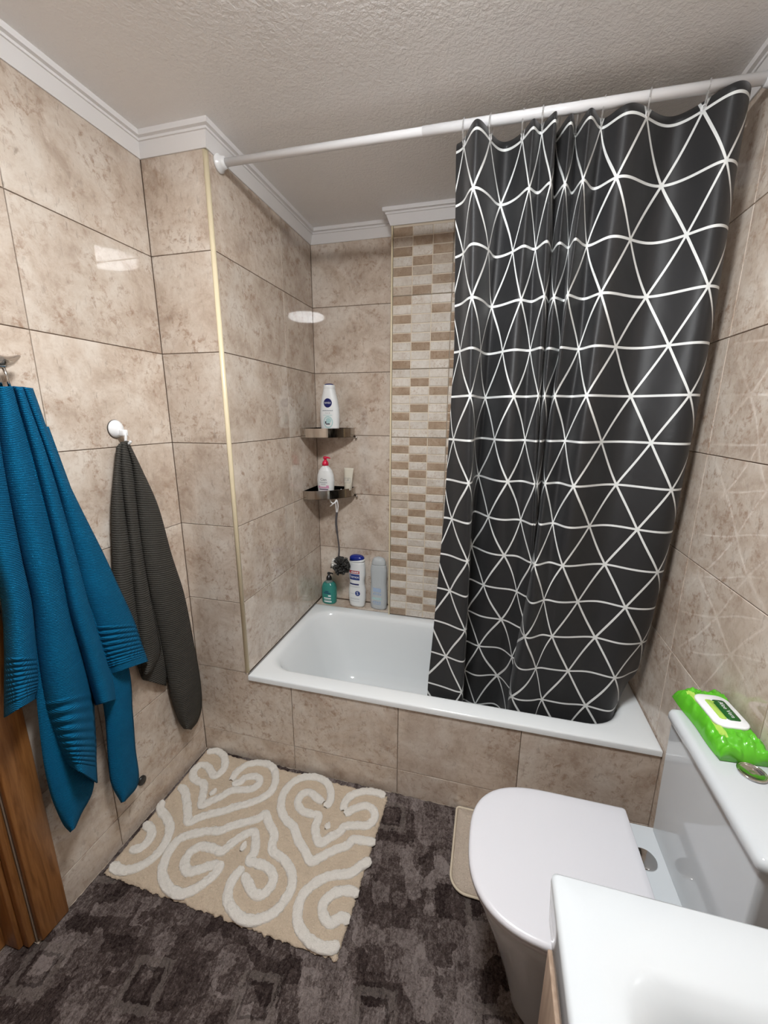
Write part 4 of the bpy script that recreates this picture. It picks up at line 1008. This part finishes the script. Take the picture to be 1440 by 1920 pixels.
obj('flush_ring', *tube([(0.2385+0.0235*math.cos(t), 0.006+0.0235*math.sin(t), 0.7885) for t in np.linspace(0, 6.283, 28, endpoint=False)], 0.0022, 8, True), 'chrome', tt_, True)

# wipes packet on the tank
mat('pack_green', (0.10, 0.46, 0.02), 0.22, spec=0.6); mat('pack_pale', (0.40, 0.62, 0.10), 0.25); mat('pack_dark', (0.012, 0.10, 0.015), 0.3)
wp_ = thing('wipes_packet', 'bright green packet of wet wipes with white flap lying on the toilet tank', 'packet', (1.7325, -0.334, 0.7865), math.radians(4))
na, nbb = 64, 40; V, UVc, idx = [], [], []
LN, WD = 0.208, 0.099
def pk(a, b_):
    """a along the packet (-1..1), b across (-1..1)"""
    env = max(0.0, 1-abs(a)**4.5)*max(0.0, 1-abs(b_)**6)
    z = 0.044*env**0.45
    rg_ = abs(noise.noise(Vector((a*3.4+b_*1.2, b_*2.6-a, 1.7)))); rg2 = abs(noise.noise(Vector((a*7-b_*3, b_*6+a*2, 4.0))))
    wr_ = (0.016*(0.18-rg_) + 0.010*(0.15-rg2))*(1.0 if abs(a) > 0.6 or abs(b_) > 0.75 else 0.3)
    x = b_*WD/2*(1-0.03*math.cos(a*5)); y = a*LN/2
    lift = 0.022*max(0, b_)**2*max(0, a)+0.020*max(0.0, abs(a)-0.86)/0.14*(0.5+0.5*math.sin(b_*4+a*2))
    return (x, y, max(0.0008, z+wr_*env**0.2+lift))
for i in range(na+1):
    for j in range(nbb+1): V.append(pk(-1+2*i/na, -1+2*j/nbb))
top = len(V)
for i in range(na+1):
    for j in range(nbb+1):
        x, y, z = V[i*(nbb+1)+j]; V.append((x, y, max(0.0, min(z-0.0007, z*0.02))))
F, MI = [], []
for i in range(na):
    for j in range(nbb):
        q = (i*(nbb+1)+j, i*(nbb+1)+j+1, (i+1)*(nbb+1)+j+1, (i+1)*(nbb+1)+j)
        F.append(q); MI.append(1 if 5 < j < 11 and 8 < i < na-9 else 0); F.append(tuple(k+top for k in q)); MI.append(0)
ed = [i*(nbb+1) for i in range(na+1)]; ed2 = [i*(nbb+1)+nbb for i in range(na+1)]
for L_ in (ed, ed2, list(range(nbb+1)), [na*(nbb+1)+j for j in range(nbb+1)]):
    for p_, q_ in zip(L_[:-1], L_[1:]): F.append((p_, q_, q_+top, p_+top)); MI.append(0)
pkb = obj('wrapper', V, F, ['pack_green', 'pack_pale'], wp_, True); pkb.data.polygons.foreach_set('material_index', MI)
def flap(x0, x1, y0, y1, r, zo, m, name, th):
    loop = rrect(x0, x1, y0, y1, r, 0, 8)
    def on(p, dz): return (p[0], p[1], pk(0.2, 0.0)[2]+dz)
    obj(name, *loft([[on(p, zo) for p in loop], [on(p, zo+th) for p in loop], [on((p[0]*0.94+0.06*(x0+x1)/2, p[1]*0.97+0.03*(y0+y1)/2), zo+th+0.0012) for p in loop]]), m, wp_, True)
flap(-0.034, 0.038, -0.054, 0.058, 0.022, -0.004, 'white_plastic', 'flap', 0.006)
flap(-0.001, 0.026, -0.032, 0.038, 0.006, 0.0028, 'pack_dark', 'flap_label', 0.0008)
flap(-0.016, -0.002, -0.030, 0.036, 0.004, 0.0028, 'pack_pale', 'flap_label', 0.0008)
v, f = text_mesh('Aloe Vera', 0.0135)
zf = pk(0.2, 0)[2]+0.0052
obj('lettering', [(0.014+p[1]*1.0, 0.003-p[0]*1.0, zf) for p in v], f, 'print_white', wp_)
obj('leaf_mark', [(-0.008+p[0], 0.028+p[1], zf) for p in ((0, 0), (0.006, 0.003), (0.010, 0.0), (0.006, -0.003))], [(0, 1, 2, 3)], 'pack_pale', wp_)

# ================================================================== BASIN AND VANITY
BX0, BX1, BY0, BY1, BZ = 1.305, 1.786, -1.412, -0.808, 0.845
va = thing('vanity_unit', 'light brown vanity cabinet under the white washbasin', 'cabinet', (1.55, -1.11, 0.0))
box('carcass', 1.322-1.55, 1.784-1.55, -1.402+1.11, -0.816+1.11, 0.10, 0.722, 'vanity_wood', va)
box('plinth', 1.36-1.55, 1.784-1.55, -1.39+1.11, -0.83+1.11, 0.0093, 0.10, 'vanity_wood', va)
for z0, z1 in ((0.115, 0.405), (0.415, 0.705)):
    dw = box('drawer_front', 1.312-1.55, 1.322-1.55, -1.400+1.11, -0.818+1.11, z0, z1, 'vanity_wood', va, 0.002)
    obj('handle', *tube([(1.300-1.55, -1.19+1.11, z1-0.05), (1.300-1.55, -1.03+1.11, z1-0.05)], 0.005, 8), 'chrome', dw, True)
bs = thing('washbasin', 'white ceramic washbasin corner in the foreground', 'washbasin', (1.55, -1.11, 0.722))
def bl_(x0, x1, y0, y1, r, z): return [(x-1.55, y+1.11, zz-0.722) for x, y, zz in rrect(x0, x1, y0, y1, r, z, 8)]
Lb = [bl_(BX0+0.010, BX1, BY0+0.006, BY1-0.006, 0.008, 0.7225), bl_(BX0+0.004, BX1, BY0+0.002, BY1-0.002, 0.008, 0.76), bl_(BX0, BX1, BY0, BY1, 0.008, 0.832), bl_(BX0+0.001, BX1, BY0+0.001, BY1-0.001, 0.008, 0.841), bl_(BX0+0.006, BX1-0.002, BY0+0.006, BY1-0.006, 0.008, BZ),
      bl_(BX0+0.060, BX1-0.10, BY0+0.085, BY1-0.085, 0.05, BZ-0.001), bl_(BX0+0.070, BX1-0.112, BY0+0.097, BY1-0.097, 0.05, BZ-0.006), bl_(BX0+0.085, BX1-0.125, BY0+0.112, BY1-0.112, 0.05, BZ-0.025), bl_(BX0+0.11, BX1-0.15, BY0+0.14, BY1-0.14, 0.05, BZ-0.085), bl_(BX0+0.15, BX1-0.19, BY0+0.19, BY1-0.19, 0.05, BZ-0.105)]
o = obj('bowl_slab', *loft(Lb), 'porcelain', bs, True); o.modifiers.new('es', 'EDGE_SPLIT').split_angle = 0.9
obj('drain', *lathe([(0.022, 0.0185), (0.022, 0.021), (0.016, 0.022)], 20, cx=0.0, cy=0.0), 'chrome', bs, True)
obj('tap', *join(tube([(0.175, 0, 0.12), (0.175, 0, 0.21)], 0.020, 16), tube([(0.175, 0, 0.19), (0.10, 0, 0.20), (0.05, 0, 0.185)], 0.011, 12), tube([(0.175, 0, 0.21), (0.185, 0, 0.225), (0.16, 0, 0.245)], 0.008, 10)), 'chrome', bs, True)
